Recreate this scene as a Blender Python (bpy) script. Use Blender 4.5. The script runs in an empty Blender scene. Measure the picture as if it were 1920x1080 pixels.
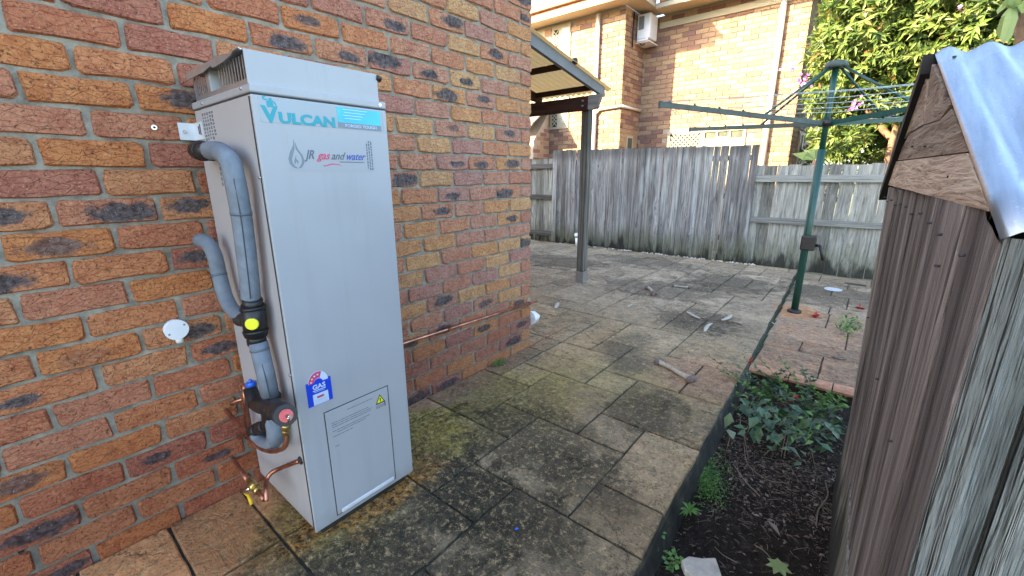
import bpy, bmesh, math, random
from mathutils import Vector, Matrix, noise as mnoise
R = random.Random(7)
rad = math.radians
S = bpy.context.scene
COL = S.collection

# ------------------------------------------------------------------ camera
def cam_setup():
    cd = bpy.data.cameras.new('camera'); co = bpy.data.objects.new('camera', cd); COL.objects.link(co)
    cd.sensor_width = 36.0; cd.lens = 799.3 / 1920 * 36.0; cd.clip_start = 0.02; cd.clip_end = 2000
    p, y, r = rad(14.79), rad(39.62), rad(.36)
    fw = Vector((-math.sin(y) * math.cos(p), math.cos(y) * math.cos(p), -math.sin(p)))
    rt = Vector((math.cos(y), math.sin(y), 0)); up = rt.cross(fw)
    r2 = math.cos(r) * rt - math.sin(r) * up; u2 = math.sin(r) * rt + math.cos(r) * up
    m = Matrix(((r2.x, u2.x, -fw.x, 1.5), (r2.y, u2.y, -fw.y, 0), (r2.z, u2.z, -fw.z, 1.237), (0, 0, 0, 1)))
    co.matrix_world = m
    S.camera = co
cam_setup()
S.render.resolution_x = 1024; S.render.resolution_y = 576
# ------------------------------------------------------------------ sky, sun, exposure
W = bpy.data.worlds.new('World'); S.world = W; W.use_nodes = True
wn = W.node_tree; wn.nodes.clear()
sky = wn.nodes.new('ShaderNodeTexSky'); sky.sky_type = 'NISHITA'; sky.sun_disc = False
sky.sun_elevation = rad(23.5); sky.sun_rotation = rad(216); sky.air_density = 1.0; sky.dust_density = 2.0; sky.ozone_density = 1.0
bg = wn.nodes.new('ShaderNodeBackground'); bg.inputs[1].default_value = 0.15
wo = wn.nodes.new('ShaderNodeOutputWorld')
wn.links.new(sky.outputs[0], bg.inputs[0]); wn.links.new(bg.outputs[0], wo.inputs[0])
sl = bpy.data.lights.new('sun', 'SUN'); sl.energy = 4.6; sl.angle = rad(.5); sl.color = (1.0, .79, .45)
so = bpy.data.objects.new('sun', sl); COL.objects.link(so)
az, el = rad(36), rad(23.5)
sdir = Vector((math.sin(az) * math.cos(el), math.cos(az) * math.cos(el), -math.sin(el)))
so.rotation_euler = sdir.to_track_quat('-Z', 'Y').to_euler()
so.location = (-8, -10, 12)
S.view_settings.view_transform = 'Standard'; S.view_settings.look = 'None'
S.view_settings.gamma = 1; S.view_settings.use_curve_mapping = False
S.view_settings.exposure = 2.92

# ------------------------------------------------------------------ node helper
class NT:
    def __init__(s, name, rough=.8, metal=0., spec=None):
        s.m = bpy.data.materials.new(name); s.m.use_nodes = True
        s.t = s.m.node_tree; s.b = s.t.nodes['Principled BSDF']
        s.b.inputs['Roughness'].default_value = rough; s.b.inputs['Metallic'].default_value = metal
        if spec is not None: s.b.inputs['Specular IOR Level'].default_value = spec
        s._geo = s._tc = s._oi = None
    def n(s, t): return s.t.nodes.new(t)
    def put(s, sock, v):
        if isinstance(v, bpy.types.NodeSocket): s.t.links.new(v, sock)
        elif isinstance(v, (tuple, list)):
            sock.default_value = (*v, 1) if len(v) == 3 and sock.type == 'RGBA' else v
        else: sock.default_value = v
    def obj(s):
        if not s._tc: s._tc = s.n('ShaderNodeTexCoord')
        return s._tc.outputs['Object']
    def pos(s):
        if not s._geo: s._geo = s.n('ShaderNodeNewGeometry')
        return s._geo.outputs['Position']
    def rnd(s, k=1.0):
        if not s._oi: s._oi = s.n('ShaderNodeObjectInfo')
        if k == 1.0: return s._oi.outputs['Random']
        return s.ma('FRACT', s.ma('MULTIPLY', s._oi.outputs['Random'], k))
    def ma(s, op, a, b=0., c=None, clamp=False):
        x = s.n('ShaderNodeMath'); x.operation = op; x.use_clamp = clamp
        s.put(x.inputs[0], a); s.put(x.inputs[1], b)
        if c is not None: s.put(x.inputs[2], c)
        return x.outputs[0]
    def vm(s, op, a, b=(0, 0, 0)):
        x = s.n('ShaderNodeVectorMath'); x.operation = op
        s.put(x.inputs[0], a)
        if op == 'SCALE': s.put(x.inputs['Scale'], b)
        else: s.put(x.inputs[1], b)
        return x.outputs['Value'] if op in ('LENGTH', 'DOT_PRODUCT', 'DISTANCE') else x.outputs[0]
    def noise(s, vec, scale, detail=4, rough=.55, dist=0., col=False):
        x = s.n('ShaderNodeTexNoise'); s.put(x.inputs['Vector'], vec); s.put(x.inputs['Scale'], scale)
        x.inputs['Detail'].default_value = detail; x.inputs['Roughness'].default_value = rough; x.inputs['Distortion'].default_value = dist
        return x.outputs['Color' if col else 'Fac']
    def vor(s, vec, scale, feat='F1', out='Distance', rnd=1.):
        x = s.n('ShaderNodeTexVoronoi'); x.feature = feat; s.put(x.inputs['Vector'], vec); s.put(x.inputs['Scale'], scale)
        x.inputs['Randomness'].default_value = rnd
        return x.outputs[out]
    def ramp(s, f, stops, interp='LINEAR'):
        x = s.n('ShaderNodeValToRGB'); x.color_ramp.interpolation = interp; e = x.color_ramp.elements
        while len(e) < len(stops): e.new(.5)
        for q, (p, c) in zip(e, stops):
            q.position = p; q.color = (c, c, c, 1) if isinstance(c, (int, float)) else (*c, 1)
        s.put(x.inputs[0], f); return x.outputs[0]
    def mix(s, f, a, b, mode='MIX'):
        x = s.n('ShaderNodeMix'); x.data_type = 'RGBA'; x.blend_type = mode
        s.put(x.inputs['Factor'], f); s.put(x.inputs['A'], a) if False else None
        s.put(x.inputs[6], a); s.put(x.inputs[7], b)
        return x.outputs[2]
    def ss(s, v, lo, hi):
        x = s.n('ShaderNodeMapRange'); x.interpolation_type = 'SMOOTHSTEP'
        s.put(x.inputs[0], v); x.inputs[1].default_value = lo; x.inputs[2].default_value = hi
        return x.outputs[0]
    def scl(s, vec, v): return s.vm('MULTIPLY', vec, v)
    def sep(s, vec, i):
        x = s.n('ShaderNodeSeparateXYZ'); s.put(x.inputs[0], vec); return x.outputs[i]
    def offs(s, vec, k=31.):
        c = s.n('ShaderNodeCombineXYZ'); r = s.ma('MULTIPLY', s.rnd(), k)
        for i in range(3): s.put(c.inputs[i], r)
        return s.vm('ADD', vec, c.outputs[0])
    def col(s, c): s.put(s.b.inputs['Base Color'], c); return s
    def rough(s, v): s.put(s.b.inputs['Roughness'], v); return s
    def bump(s, h, strength=.5, dist=.005):
        x = s.n('ShaderNodeBump'); s.put(x.inputs['Height'], h); x.inputs['Strength'].default_value = strength; x.inputs['Distance'].default_value = dist
        s.t.links.new(x.outputs[0], s.b.inputs['Normal']); return s
    def blob(s, cx, cy, rx, ry, nz, amt=.7, lo=1.15, hi=.55):
        d = s.vm('LENGTH', s.vm('MULTIPLY', s.vm('SUBTRACT', s.pos(), (cx, cy, 0)), (1 / rx, 1 / ry, 0)))
        d = s.ma('ADD', d, s.ma('MULTIPLY', s.ma('SUBTRACT', nz, .5), amt * 2))
        return s.ss(d, lo, hi)

def plain(name, c, rough=.6, metal=0., var=.12, scale=14, spec=None, bump=0.):
    m = NT(name, rough, metal, spec)
    nz = m.noise(m.obj(), scale, 5, .6)
    f = m.ramp(nz, [(.3, tuple(max(0, q * (1 - var)) for q in c)), (.7, tuple(min(1, q * (1 + var)) for q in c))])
    m.col(f)
    if bump: m.bump(nz, bump, .003)
    return m.m

# ------------------------------------------------------------------ materials
def brick_mat(name, near=True):
    m = NT(name, .9, spec=.25)
    o = m.offs(m.obj(), 17.)
    r = m.rnd()
    base = m.ramp(r, [(0, (.62, .24, .085)), (.2, (.54, .20, .10)), (.38, (.60, .265, .12)), (.55, (.46, .175, .11)), (.7, (.60, .235, .10)), (.85, (.56, .235, .13)), (1., (.62, .30, .135))], 'CONSTANT')
    # pinker, tanner bricks towards the far corner of the wall
    far = m.ss(m.sep(m.pos(), 1), .6, 1.7)
    base2 = m.ramp(m.rnd(7.3), [(0, (.53, .29, .20)), (.25, (.58, .28, .16)), (.42, (.64, .40, .19)), (.58, (.47, .26, .21)), (.72, (.64, .34, .15)), (.88, (.52, .25, .16))], 'CONSTANT')
    base = m.mix(m.ma('MULTIPLY', far, .85), base, base2)
    n1 = m.noise(o, 22, 6, .7); n2 = m.noise(o, 130, 5, .75)
    c = m.mix(m.ss(n1, .35, .72), base, m.mix(1., base, (.78, .62, .6), 'MULTIPLY'))
    c = m.mix(m.ma('MULTIPLY', m.ss(n2, .55, .66), .6), c, (.62, .36, .20))
    c = m.mix(m.ma('MULTIPLY', m.ss(n2, .46, .36), .9), c, (.09, .045, .03))
    n3 = m.noise(o, 70, 7, .8, .6); c = m.mix(m.ma('MULTIPLY', m.ss(n3, .47, .36), .55), c, m.mix(1., c, (.35, .25, .22), 'MULTIPLY')); c = m.mix(m.ma('MULTIPLY', m.ss(n3, .55, .66), .35), c, m.mix(1., c, (1.5, 1.5, 1.45), 'MULTIPLY'))
    # burnt patch in the middle of some bricks
    oc = m.n('ShaderNodeCombineXYZ'); m.put(oc.inputs[1], m.ma('MULTIPLY', m.ma('SUBTRACT', m.rnd(41.3), .5), .09)); m.put(oc.inputs[2], m.ma('MULTIPLY', m.ma('SUBTRACT', m.rnd(57.7), .5), .02))
    q = m.vm('LENGTH', m.scl(m.vm('ADD', m.obj(), oc.outputs[0]), (0, 1 / .088, 1 / .031)))
    q = m.ma('MULTIPLY', q, m.ma('ADD', m.ma('MULTIPLY', m.rnd(77.1), .8), .75))
    q = m.ma('ADD', q, m.ma('MULTIPLY', m.ma('SUBTRACT', m.noise(o, 17, 6, .72), .5), 1.9))
    sel = m.ss(m.rnd(13.7), .74, .78)
    burnt = m.ma('MULTIPLY', m.ss(q, 1.0, .62), sel)
    c = m.mix(m.ma('MULTIPLY', burnt, .93), c, m.ramp(m.noise(o, 60, 4), [(.35, (.035, .032, .034)), (.65, (.16, .14, .14))]))
    # dark scorched specks on other bricks
    sp = m.ma('MULTIPLY', m.ss(m.noise(o, 34, 6, .8), .60, .70), m.ss(m.rnd(29.1), .45, .5))
    c = m.mix(m.ma('MULTIPLY', sp, .75), c, (.05, .035, .03))
    wsp = m.ss(m.vor(o, 95), .17, .08)
    c = m.mix(m.ma('MULTIPLY', wsp, m.ss(n1, .4, .6)), c, (.60, .46, .34))
    # damp, dark red courses near the paving
    z = m.ma('ADD', m.sep(m.pos(), 2), m.ma('MULTIPLY', m.noise(m.pos(), 3.5, 3), .35))
    c = m.mix(m.ma('MULTIPLY', m.ss(z, .85, .3), .62), c, m.mix(1., c, (.52, .36, .36), 'MULTIPLY'))
    m.col(c)
    h = m.ma('ADD', m.ma('MULTIPLY', m.noise(o, 45, 8, .75), 1.0), m.ma('MULTIPLY', m.ss(m.vor(m.scl(o, (1, 1, 2.2)), 24, 'DISTANCE_TO_EDGE'), .0, .06), .22))
    m.bump(h, 1.0, .014)
    return m.m
M_brick = brick_mat('tumbled_brick')
def mortar():
    m = NT('mortar', .95, spec=.2); p = m.pos()
    c = m.ramp(m.noise(p, 18, 6, .7), [(.3, (.13, .115, .09)), (.55, (.30, .27, .21)), (.75, (.42, .38, .30))])
    z = m.ma('ADD', m.sep(p, 2), m.ma('MULTIPLY', m.noise(p, 4, 3), .3))
    c = m.mix(m.ma('MULTIPLY', m.ss(z, .7, .2), .5), c, (.11, .10, .08))
    m.col(c); m.bump(m.noise(p, 90, 6, .7), .8, .006); return m.m
M_mortar = mortar()

def paver_mat():
    m = NT('stamped_stone_paving', .85, spec=.3); p = m.pos()
    nb = m.noise(p, 1.6, 5, .6); nm = m.noise(p, 6, 7, .68, .6); nf = m.noise(p, 42, 7, .72, .3); ns = m.noise(p, 150, 4, .7)
    base = m.ramp(m.rnd(5.1), [(0, (.40, .32, .22)), (.3, (.36, .30, .22)), (.5, (.44, .34, .23)), (.7, (.34, .30, .23)), (.85, (.43, .33, .24)), (1, (.39, .33, .24))])
    c = m.mix(m.ss(nm, .38, .66), base, (.20, .175, .135))
    y = m.sep(p, 1); x = m.sep(p, 0)
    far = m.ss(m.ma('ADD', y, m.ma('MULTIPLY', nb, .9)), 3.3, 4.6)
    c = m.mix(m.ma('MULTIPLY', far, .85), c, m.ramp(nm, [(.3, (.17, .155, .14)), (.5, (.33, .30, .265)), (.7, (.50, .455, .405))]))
    def lay(msk, colr, amt=1.): 
        nonlocal c
        c = m.mix(m.ma('MULTIPLY', msk, amt) if amt != 1. else msk, c, colr)
    # warm orange by the wall, pink slabs near the bed
    lay(m.blob(-.15, .1, .5, .6, nm, .4), (.58, .29, .14), .92)
    lay(m.blob(.85, 2.62, .30, .42, nm, .35), (.43, .28, .21), .75)
    lay(m.blob(-.30, 1.7, .16, 1.2, nm, .3), (.34, .20, .14), .6)
    # pale tan runs
    lay(m.blob(.05, 2.55, .22, .75, nm, .35), (.42, .31, .19), .55)
    lay(m.blob(.95, 1.55, .25, .6, nm, .5), (.36, .30, .21), .45)
    # yellow-green moss
    moss = m.ramp(nf, [(.38, (.045, .045, .012)), (.52, (.25, .22, .045)), (.68, (.48, .41, .13))])
    lay(m.blob(.02, 1.12, .30, .40, nm, .8), moss, .92)
    lay(m.blob(.12, 1.75, .38, .45, nm, .8), moss, .62)
    lay(m.blob(.15, .60, .30, .30, nm, .8), moss, .7)
    lay(m.blob(.45, 2.25, .7, .35, nm, .9), (.26, .235, .10), .45)
    # black algae stains
    dk = m.ramp(nf, [(.35, (.008, .009, .007)), (.55, (.03, .03, .022)), (.72, (.17, .145, .10))])
    lay(m.blob(.36, .95, .45, .26, nm, 1.4), dk, .88)
    lay(m.blob(.52, .50, .50, .40, nm, 1.3), dk, .9)
    lay(m.blob(.62, 1.02, .42, .24, nm, 1.5), dk, .8)
    lay(m.blob(.72, 1.36, .34, .18, nm, 1.0), dk, .6)
    lay(m.blob(.42, 1.45, .45, .32, nm, 1.6), dk, .75)
    lay(m.blob(.72, 2.05, .24, .28, nm, 1.5), dk, .7)
    lay(m.blob(.25, 2.85, .16, .35, nm, .8), (.085, .08, .07), .7)
    lay(m.blob(.42, 2.55, .13, .2, nm, .8), (.085, .08, .07), .7)
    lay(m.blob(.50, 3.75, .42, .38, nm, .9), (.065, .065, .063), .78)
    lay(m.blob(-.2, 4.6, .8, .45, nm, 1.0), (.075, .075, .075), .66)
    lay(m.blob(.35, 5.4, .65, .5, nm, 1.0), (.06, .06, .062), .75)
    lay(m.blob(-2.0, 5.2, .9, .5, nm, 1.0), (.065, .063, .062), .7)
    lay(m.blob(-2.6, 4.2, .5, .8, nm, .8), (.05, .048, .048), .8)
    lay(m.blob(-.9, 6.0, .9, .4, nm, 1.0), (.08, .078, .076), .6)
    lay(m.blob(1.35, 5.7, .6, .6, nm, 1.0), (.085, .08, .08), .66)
    lay(m.ma('MULTIPLY', m.ss(nb, .52, .66), m.ss(nf, .40, .62)), (.075, .072, .058), .62)
    # rusty wash beside the heater
    lay(m.blob(.13, .72, .16, .36, nm, .9), m.ramp(nf, [(.42, (.05, .02, .006)), (.54, (.42, .22, .05)), (.68, (.60, .40, .14))]), .92)
    # second terrace, pinker
    tt = m.ss(x, 1.0, 1.08); yy = m.ss(y, 2.9, 3.0)
    lay(m.ma('MULTIPLY', m.ma('MULTIPLY', tt, yy), m.ss(m.ma('ADD', y, nm), 5.8, 4.6)), m.mix(m.ss(nm, .4, .65), (.43, .26, .19), (.22, .17, .15)), .75)
    lay(m.blob(1.13, 4.72, .22, .3, nm, .4), (.48, .25, .13), .8)
    # gritty light specks
    lay(m.ma('MULTIPLY', m.ss(m.noise(p, 30, 8, .8, .8), .50, .60), m.ss(nb, .3, .6)), (.075, .068, .052), .75)
    lay(m.ss(m.noise(m.vm('ADD', p, (3, 7, 1)), 34, 9, .85, .2), .52, .60), (.60, .49, .31), .55)
    lay(m.ss(ns, .61, .70), (.52, .48, .39), .6)
    lay(m.ss(m.noise(p, 75, 6, .85), .45, .37), (.03, .027, .02), .75)
    wv = m.vm('ADD', p, m.vm('SCALE', m.noise(p, 7, 5, .7, col=True), .22)); ce = m.vor(m.scl(wv, (1, 1, 0)), 2.3, 'DISTANCE_TO_EDGE')
    lay(m.ma('MULTIPLY', m.ma('MULTIPLY', m.ss(ce, .010, .001), m.ss(m.noise(p, 3.3, 3), .50, .56)), .8), (.02, .018, .014))
    mo = m.noise(p, 13, 8, .78, .7); c = m.mix(m.ma('MULTIPLY', m.ss(mo, .50, .36), .5), c, m.mix(1., c, (.38, .36, .34), 'MULTIPLY')); c = m.mix(m.ma('MULTIPLY', m.ss(mo, .52, .66), .45), c, m.mix(1., c, (1.5, 1.45, 1.3), 'MULTIPLY'))
    c = m.mix(1., c, (1.16, 1.01, .80), 'MULTIPLY'); c = m.mix(1., c, m.ramp(m.rnd(19.3), [(0, .78), (.5, 1.), (1, 1.2)]), 'MULTIPLY')
    m.col(c)
    m.rough(m.ramp(m.noise(p, 5, 5), [(.35, .62), (.6, .93)]))
    h = m.ma('ADD', m.ma('MULTIPLY', m.noise(p, 9, 8, .68, 1.2), 1.3), m.ma('MULTIPLY', m.ss(m.vor(m.scl(m.vm('ADD', p, m.vm('SCALE', m.noise(p, 4, 3, col=True), .35)), (1, 1, 0)), 3.6, 'DISTANCE_TO_EDGE'), 0, .018), .06))
    h = m.ma('ADD', h, m.ma('MULTIPLY', m.noise(p, 70, 6, .75), .25))
    m.bump(h, 1.0, .032)
    return m.m
M_paver = paver_mat()
def joint_mat():
    m = NT('paving_joint', .95); p = m.pos()
    m.col(m.ramp(m.noise(p, 25, 5), [(.35, (.018, .017, .013)), (.7, (.075, .068, .045))])); m.bump(m.noise(p, 80, 4), .6, .005); return m.m
M_joint = joint_mat()
def kerb_mat():
    m = NT('mossy_kerb_face', .9); p = m.pos()
    c = m.ramp(m.noise(p, 9, 6, .7), [(.35, (.014, .014, .010)), (.55, (.045, .044, .033)), (.72, (.13, .12, .09))])
    m.col(c); m.bump(m.noise(p, 40, 7, .7), .8, .012); return m.m
M_kerb = kerb_mat()
def soil_mat():
    m = NT('garden_soil', .95, spec=.15); p = m.pos()
    c = m.ramp(m.noise(p, 28, 8, .75), [(.3, (.009, .007, .006)), (.55, (.034, .026, .019)), (.72, (.09, .068, .048))])
    c = m.mix(m.ma('MULTIPLY', m.ss(m.vor(p, 120), .22, .1), m.ss(m.noise(p, 30, 3), .5, .6)), c, (.22, .19, .15))
    m.col(c); m.bump(m.ma('ADD', m.noise(p, 60, 8, .8), m.ma('MULTIPLY', m.vor(p, 75), .5)), 1., .02); return m.m
M_soil = soil_mat()

def wood_mat(name, c0, c1, c2, green=0., axis=2, gs=(60, 60, 2.2), knots=True, rel=1.0, pale=None, warp=.022):
    m = NT(name, .88, spec=.25)
    o = m.offs(m.obj(), 23.)
    g = list(gs)
    w = m.vm('ADD', o, m.vm('SCALE', m.noise(m.scl(o, (3, 3, 1.0) if axis == 2 else ((1, 3, 3) if axis == 0 else (3, 1, 3))), 2.2, 3, col=True), warp))
    if knots:
        # rings bulging round knots
        v = m.n('ShaderNodeTexVoronoi'); m.put(v.inputs['Vector'], m.scl(o, (4, 4, 1.2) if axis == 2 else ((1.2, 4, 4) if axis == 0 else (4, 1.2, 4)))); v.inputs['Scale'].default_value = 1.6
        kd = v.outputs['Distance']
        w = m.vm('ADD', w, m.vm('SCALE', m.n('ShaderNodeNewGeometry').outputs['True Normal'], 0.))
        bend = m.ma('MULTIPLY', m.ss(kd, .45, .0), .035)
        cb = m.n('ShaderNodeCombineXYZ'); m.put(cb.inputs[0], bend); m.put(cb.inputs[1], bend); m.put(cb.inputs[2], bend)
        w = m.vm('ADD', w, cb.outputs[0])
    st = m.scl(w, tuple(g))
    n1 = m.noise(st, 1., 5, .62, .25); n2 = m.noise(m.scl(st, (3, 3, 3)), 1., 4, .6)
    c = m.ramp(n1, [(.28, c0), (.5, c1), (.74, c2)])
    c = m.mix(m.ma('MULTIPLY', m.ss(n2, .45, .3), .6), c, tuple(q * .3 for q in c0))
    tone = m.ramp(m.rnd(3.7), [(0, .50), (.3, .8), (.6, .92), (1, 1.15)])
    c = m.mix(1., c, tone, 'MULTIPLY')
    if pale: c = m.mix(m.ma('MULTIPLY', m.ss(m.noise(m.scl(o, (8, 8, .8)), 1.4, 4), .52, .7), .6), c, pale)
    if knots:
        c = m.mix(m.ma('MULTIPLY', m.ss(kd, .07, .03), .85), c, (.03, .02, .015))
    if green:
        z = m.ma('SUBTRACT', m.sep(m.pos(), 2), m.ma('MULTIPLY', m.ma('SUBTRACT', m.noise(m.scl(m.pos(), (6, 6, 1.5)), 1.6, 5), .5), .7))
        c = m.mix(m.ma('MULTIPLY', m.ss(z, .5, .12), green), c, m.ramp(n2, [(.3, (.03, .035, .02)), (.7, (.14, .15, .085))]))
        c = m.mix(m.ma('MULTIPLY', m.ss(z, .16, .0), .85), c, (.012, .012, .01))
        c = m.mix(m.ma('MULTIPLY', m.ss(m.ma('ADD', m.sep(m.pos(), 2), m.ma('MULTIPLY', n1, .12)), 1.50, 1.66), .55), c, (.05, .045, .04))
    m.col(c); m.bump(m.ma('ADD', n1, m.ma('MULTIPLY', n2, .5)), .9 * rel, .006 * rel)
    return m.m
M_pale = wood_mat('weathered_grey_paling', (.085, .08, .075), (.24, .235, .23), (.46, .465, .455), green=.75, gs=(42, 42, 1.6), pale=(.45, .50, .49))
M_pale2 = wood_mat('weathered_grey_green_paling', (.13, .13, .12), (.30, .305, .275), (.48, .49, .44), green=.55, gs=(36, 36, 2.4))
M_rail = wood_mat('weathered_rail', (.12, .12, .115), (.26, .275, .255), (.38, .40, .37), axis=0, gs=(1.6, 50, 50))
M_railv = wood_mat('dark_rail', (.05, .047, .045), (.11, .105, .10), (.2, .195, .19), axis=0, gs=(1.6, 50, 50))
M_shedv = wood_mat('mauve_grey_shed_board', (.095, .078, .072), (.29, .248, .235), (.50, .445, .42), gs=(32, 32, .6), rel=2.6, warp=.010, knots=False)
M_shedn = wood_mat('grey_green_shed_board', (.09, .098, .09), (.25, .27, .255), (.46, .49, .475), gs=(24, 24, .6), rel=3.2, warp=.010, knots=False)
M_gable = wood_mat('rough_sawn_gable_board', (.30, .20, .135), (.62, .46, .34), (.80, .66, .51), axis=1, gs=(60, 2.2, 46), rel=1.4, warp=.012, knots=True)
M_post = wood_mat('carport_post_timber', (.11, .095, .075), (.27, .245, .20), (.46, .44, .39), gs=(50, 50, 1.2), green=.15)
M_brownwood = wood_mat('dark_stained_beam', (.022, .010, .008), (.05, .022, .017), (.085, .042, .032), axis=0, gs=(1.5, 40, 40), knots=False)
M_greybeam = plain('grey_painted_rafter', (.17, .17, .175), .6, var=.15, scale=6)
M_darkend = wood_mat('weathered_beam_end', (.12, .11, .10), (.2, .185, .17), (.3, .28, .26), axis=0, gs=(1.5, 40, 40), knots=False)

M_enamel = plain('light_grey_enamel_steel', (.345, .35, .36), .38, var=.015, scale=3, spec=.5)
def enamel(name, c, rough):
    m = NT(name, rough, 0., .5); p = m.pos()
    st = m.noise(m.scl(p, (26, 26, 1.4)), 1., 5, .6); sm = m.noise(p, 5, 4); z = m.sep(p, 2)
    k = m.mix(m.ma('MULTIPLY', m.ss(st, .50, .72), .16), c, tuple(q * .72 for q in c))
    k = m.mix(m.ma('MULTIPLY', m.ss(sm, .4, .7), .10), k, tuple(min(1, q * 1.25) for q in c))
    k = m.mix(m.ma('MULTIPLY', m.ss(m.ma('ADD', z, m.ma('MULTIPLY', m.noise(p, 18, 6, .7), .16)), .22, .08), .35), k, (.16, .13, .09))
    k = m.mix(m.ma('MULTIPLY', m.ss(m.noise(p, 140, 3, .7), .70, .74), .5), k, (.15, .14, .12))
    m.col(k); m.rough(m.ramp(sm, [(.3, rough - .08), (.7, rough + .12)])); m.bump(m.noise(p, 2.6, 2), .12, .02); return m.m
M_enamel = enamel('light_grey_enamel', (.345, .35, .36), .36)
M_enamel_side = enamel('grey_enamel_side', (.40, .38, .375), .42)
M_galv = plain('galvanised_sheet', (.46, .46, .46), .35, .75, var=.10, scale=30)
M_brackets = plain('white_zinc_bracket', (.62, .65, .68), .35, .2, var=.05, scale=20)
M_seam = plain('dark_seam', (.05, .05, .055), .6)
M_black = plain('black_rubber', (.012, .012, .013), .45, var=.3, scale=40)
M_blackmatte = plain('black_void', (.008, .008, .008), .8)
M_lag = plain('grey_foam_lagging', (.15, .175, .205), .75, var=.22, scale=22, bump=.6)
M_lagdark = plain('dark_grey_tape', (.10, .12, .145), .55, var=.1)
def copper():
    m = NT('copper_pipe', .32, .9); o = m.pos()
    m.col(m.ramp(m.noise(o, 14, 5, .6), [(.3, (.22, .09, .055)), (.55, (.46, .20, .13)), (.8, (.66, .36, .25))])); m.rough(m.ramp(m.noise(o, 20, 4), [(.3, .25), (.7, .5)])); return m.m
M_copper = copper()
M_brass = plain('brass', (.55, .40, .14), .3, .9, var=.2, scale=60)
M_chrome = plain('chrome', (.7, .7, .7), .2, 1., var=.1, scale=60)
M_yellow = plain('yellow_plastic', (.75, .70, .02), .45, var=.08)
M_lever = plain('yellow_lever', (.72, .45, .01), .45, var=.1)
M_blue = plain('blue_plastic', (.02, .12, .62), .4, var=.1)
M_red = plain('red_dial', (.62, .10, .10), .45, var=.15, scale=60)
M_white = plain('white_plastic', (.72, .73, .75), .45, var=.04)
M_slab = plain('dark_wet_plinth', (.022, .022, .018), .7, var=.5, scale=20, bump=.8)
M_decal = plain('clear_silver_decal', (.27, .31, .34), .25, var=.05, scale=4)
M_teal = plain('teal_print', (.0, .27, .33), .4, var=.03)
M_tealbox = plain('cyan_print', (.03, .42, .55), .35, var=.18, scale=9)
M_greyprint = plain('grey_print', (.17, .20, .23), .45, var=.03)
M_ink = plain('grey_ink', (.10, .12, .15), .5)
M_inkred = plain('red_ink', (.55, .05, .12), .5)
M_inkblue = plain('blue_ink', (.06, .10, .36), .5)
M_stickblue = plain('blue_sticker', (.012, .055, .52), .35, var=.04)
M_stickpale = plain('pale_sticker', (.52, .62, .76), .4, var=.03)
M_warn = plain('yellow_warning', (.72, .70, .02), .4, var=.03)
M_green = plain('green_powder_coat', (.008, .055, .042), .4, var=.2, scale=18)
M_greengrey = plain('weathered_green_arm', (.06, .082, .07), .6, var=.25, scale=14)
M_line = plain('clothesline_cord', (.42, .50, .50), .5)
M_cream = plain('cream_paint', (.42, .37, .26), .6, var=.04, scale=3)
M_soffit = plain('soffit_paint', (.52, .41, .27), .7, var=.04, scale=3)
M_gutter = plain('tan_gutter', (.34, .17, .07), .5, var=.1, scale=4)
M_fascia = plain('terracotta_fascia', (.42, .17, .10), .6, var=.1, scale=4)
M_pipe = plain('white_downpipe', (.62, .56, .50), .5, var=.04, scale=4)
M_tile = plain('dark_roof_tile', (.16, .13, .13), .8, var=.35, scale=12)
M_glass = plain('window_glass', (.09, .10, .085), .12, var=.3, scale=3, spec=.6)
M_glassp = plain('frosted_pane', (.42, .42, .43), .3, var=.08, scale=3)
M_curtain = plain('pale_curtain', (.42, .40, .29), .8, var=.12, scale=18)
M_door = plain('brown_shutter', (.26, .13, .06), .6, var=.2, scale=8)
M_acw = plain('air_conditioner_casing', (.74, .74, .76), .45, var=.03)
M_acg = plain('air_conditioner_grille', (.20, .20, .20), .6, var=.2)
def sheet_mat():
    m = NT('galvanised_corrugated_sheet', .34, .85); o = m.obj()
    n = m.noise(m.scl(o, (22, 1.6, 1.6)), 2.2, 5, .6); f = m.noise(o, 120, 6, .8)
    c = m.ramp(n, [(.3, (.22, .245, .28)), (.7, (.38, .405, .44))])
    c = m.mix(m.ma('MULTIPLY', m.ss(f, .56, .68), m.ss(n, .45, .6)), c, (.60, .60, .64))
    m.col(c); m.rough(m.ramp(f, [(.3, .26), (.7, .48)])); m.bump(f, .04, .001); return m.m
M_sheet = sheet_mat()
def fibro_mat():
    m = NT('translucent_carport_sheet', .5); o = m.pos()
    c = m.ramp(m.noise(o, 5, 5), [(.3, (.42, .27, .12)), (.7, (.56, .38, .19))]); m.col(c)
    d = m.n('ShaderNodeBsdfTranslucent'); d.inputs[0].default_value = (.62, .38, .14, 1)
    x = m.n('ShaderNodeMixShader'); x.inputs[0].default_value = .6
    out = [q for q in m.t.nodes if q.type == 'OUTPUT_MATERIAL'][0]
    m.t.links.new(m.b.outputs[0], x.inputs[1]); m.t.links.new(d.outputs[0], x.inputs[2]); m.t.links.new(x.outputs[0], out.inputs[0])
    return m.m
M_fibro = fibro_mat()
def house_brick():
    m = NT('neighbour_brick', .9)
    a = m.n('ShaderNodeAttribute'); a.attribute_name = 'tone'
    # individual bricks read their own random, joined ones the tone attribute
    r = m.ma('FRACT', m.ma('ADD', m.rnd(), a.outputs['Fac']))
    c = m.ramp(r, [(0, (.35, .21, .125)), (.25, (.27, .14, .095)), (.45, (.41, .27, .155)), (.65, (.21, .115, .09)), (.82, (.37, .23, .14))], 'CONSTANT')
    c = m.mix(m.ma('MULTIPLY', m.ss(m.noise(m.pos(), 22, 5, .7), .45, .7), .4), c, (.12, .065, .05))
    m.col(c); m.bump(m.noise(m.pos(), 60, 5), .6, .006); return m.m
M_hbrick = house_brick()
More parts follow.
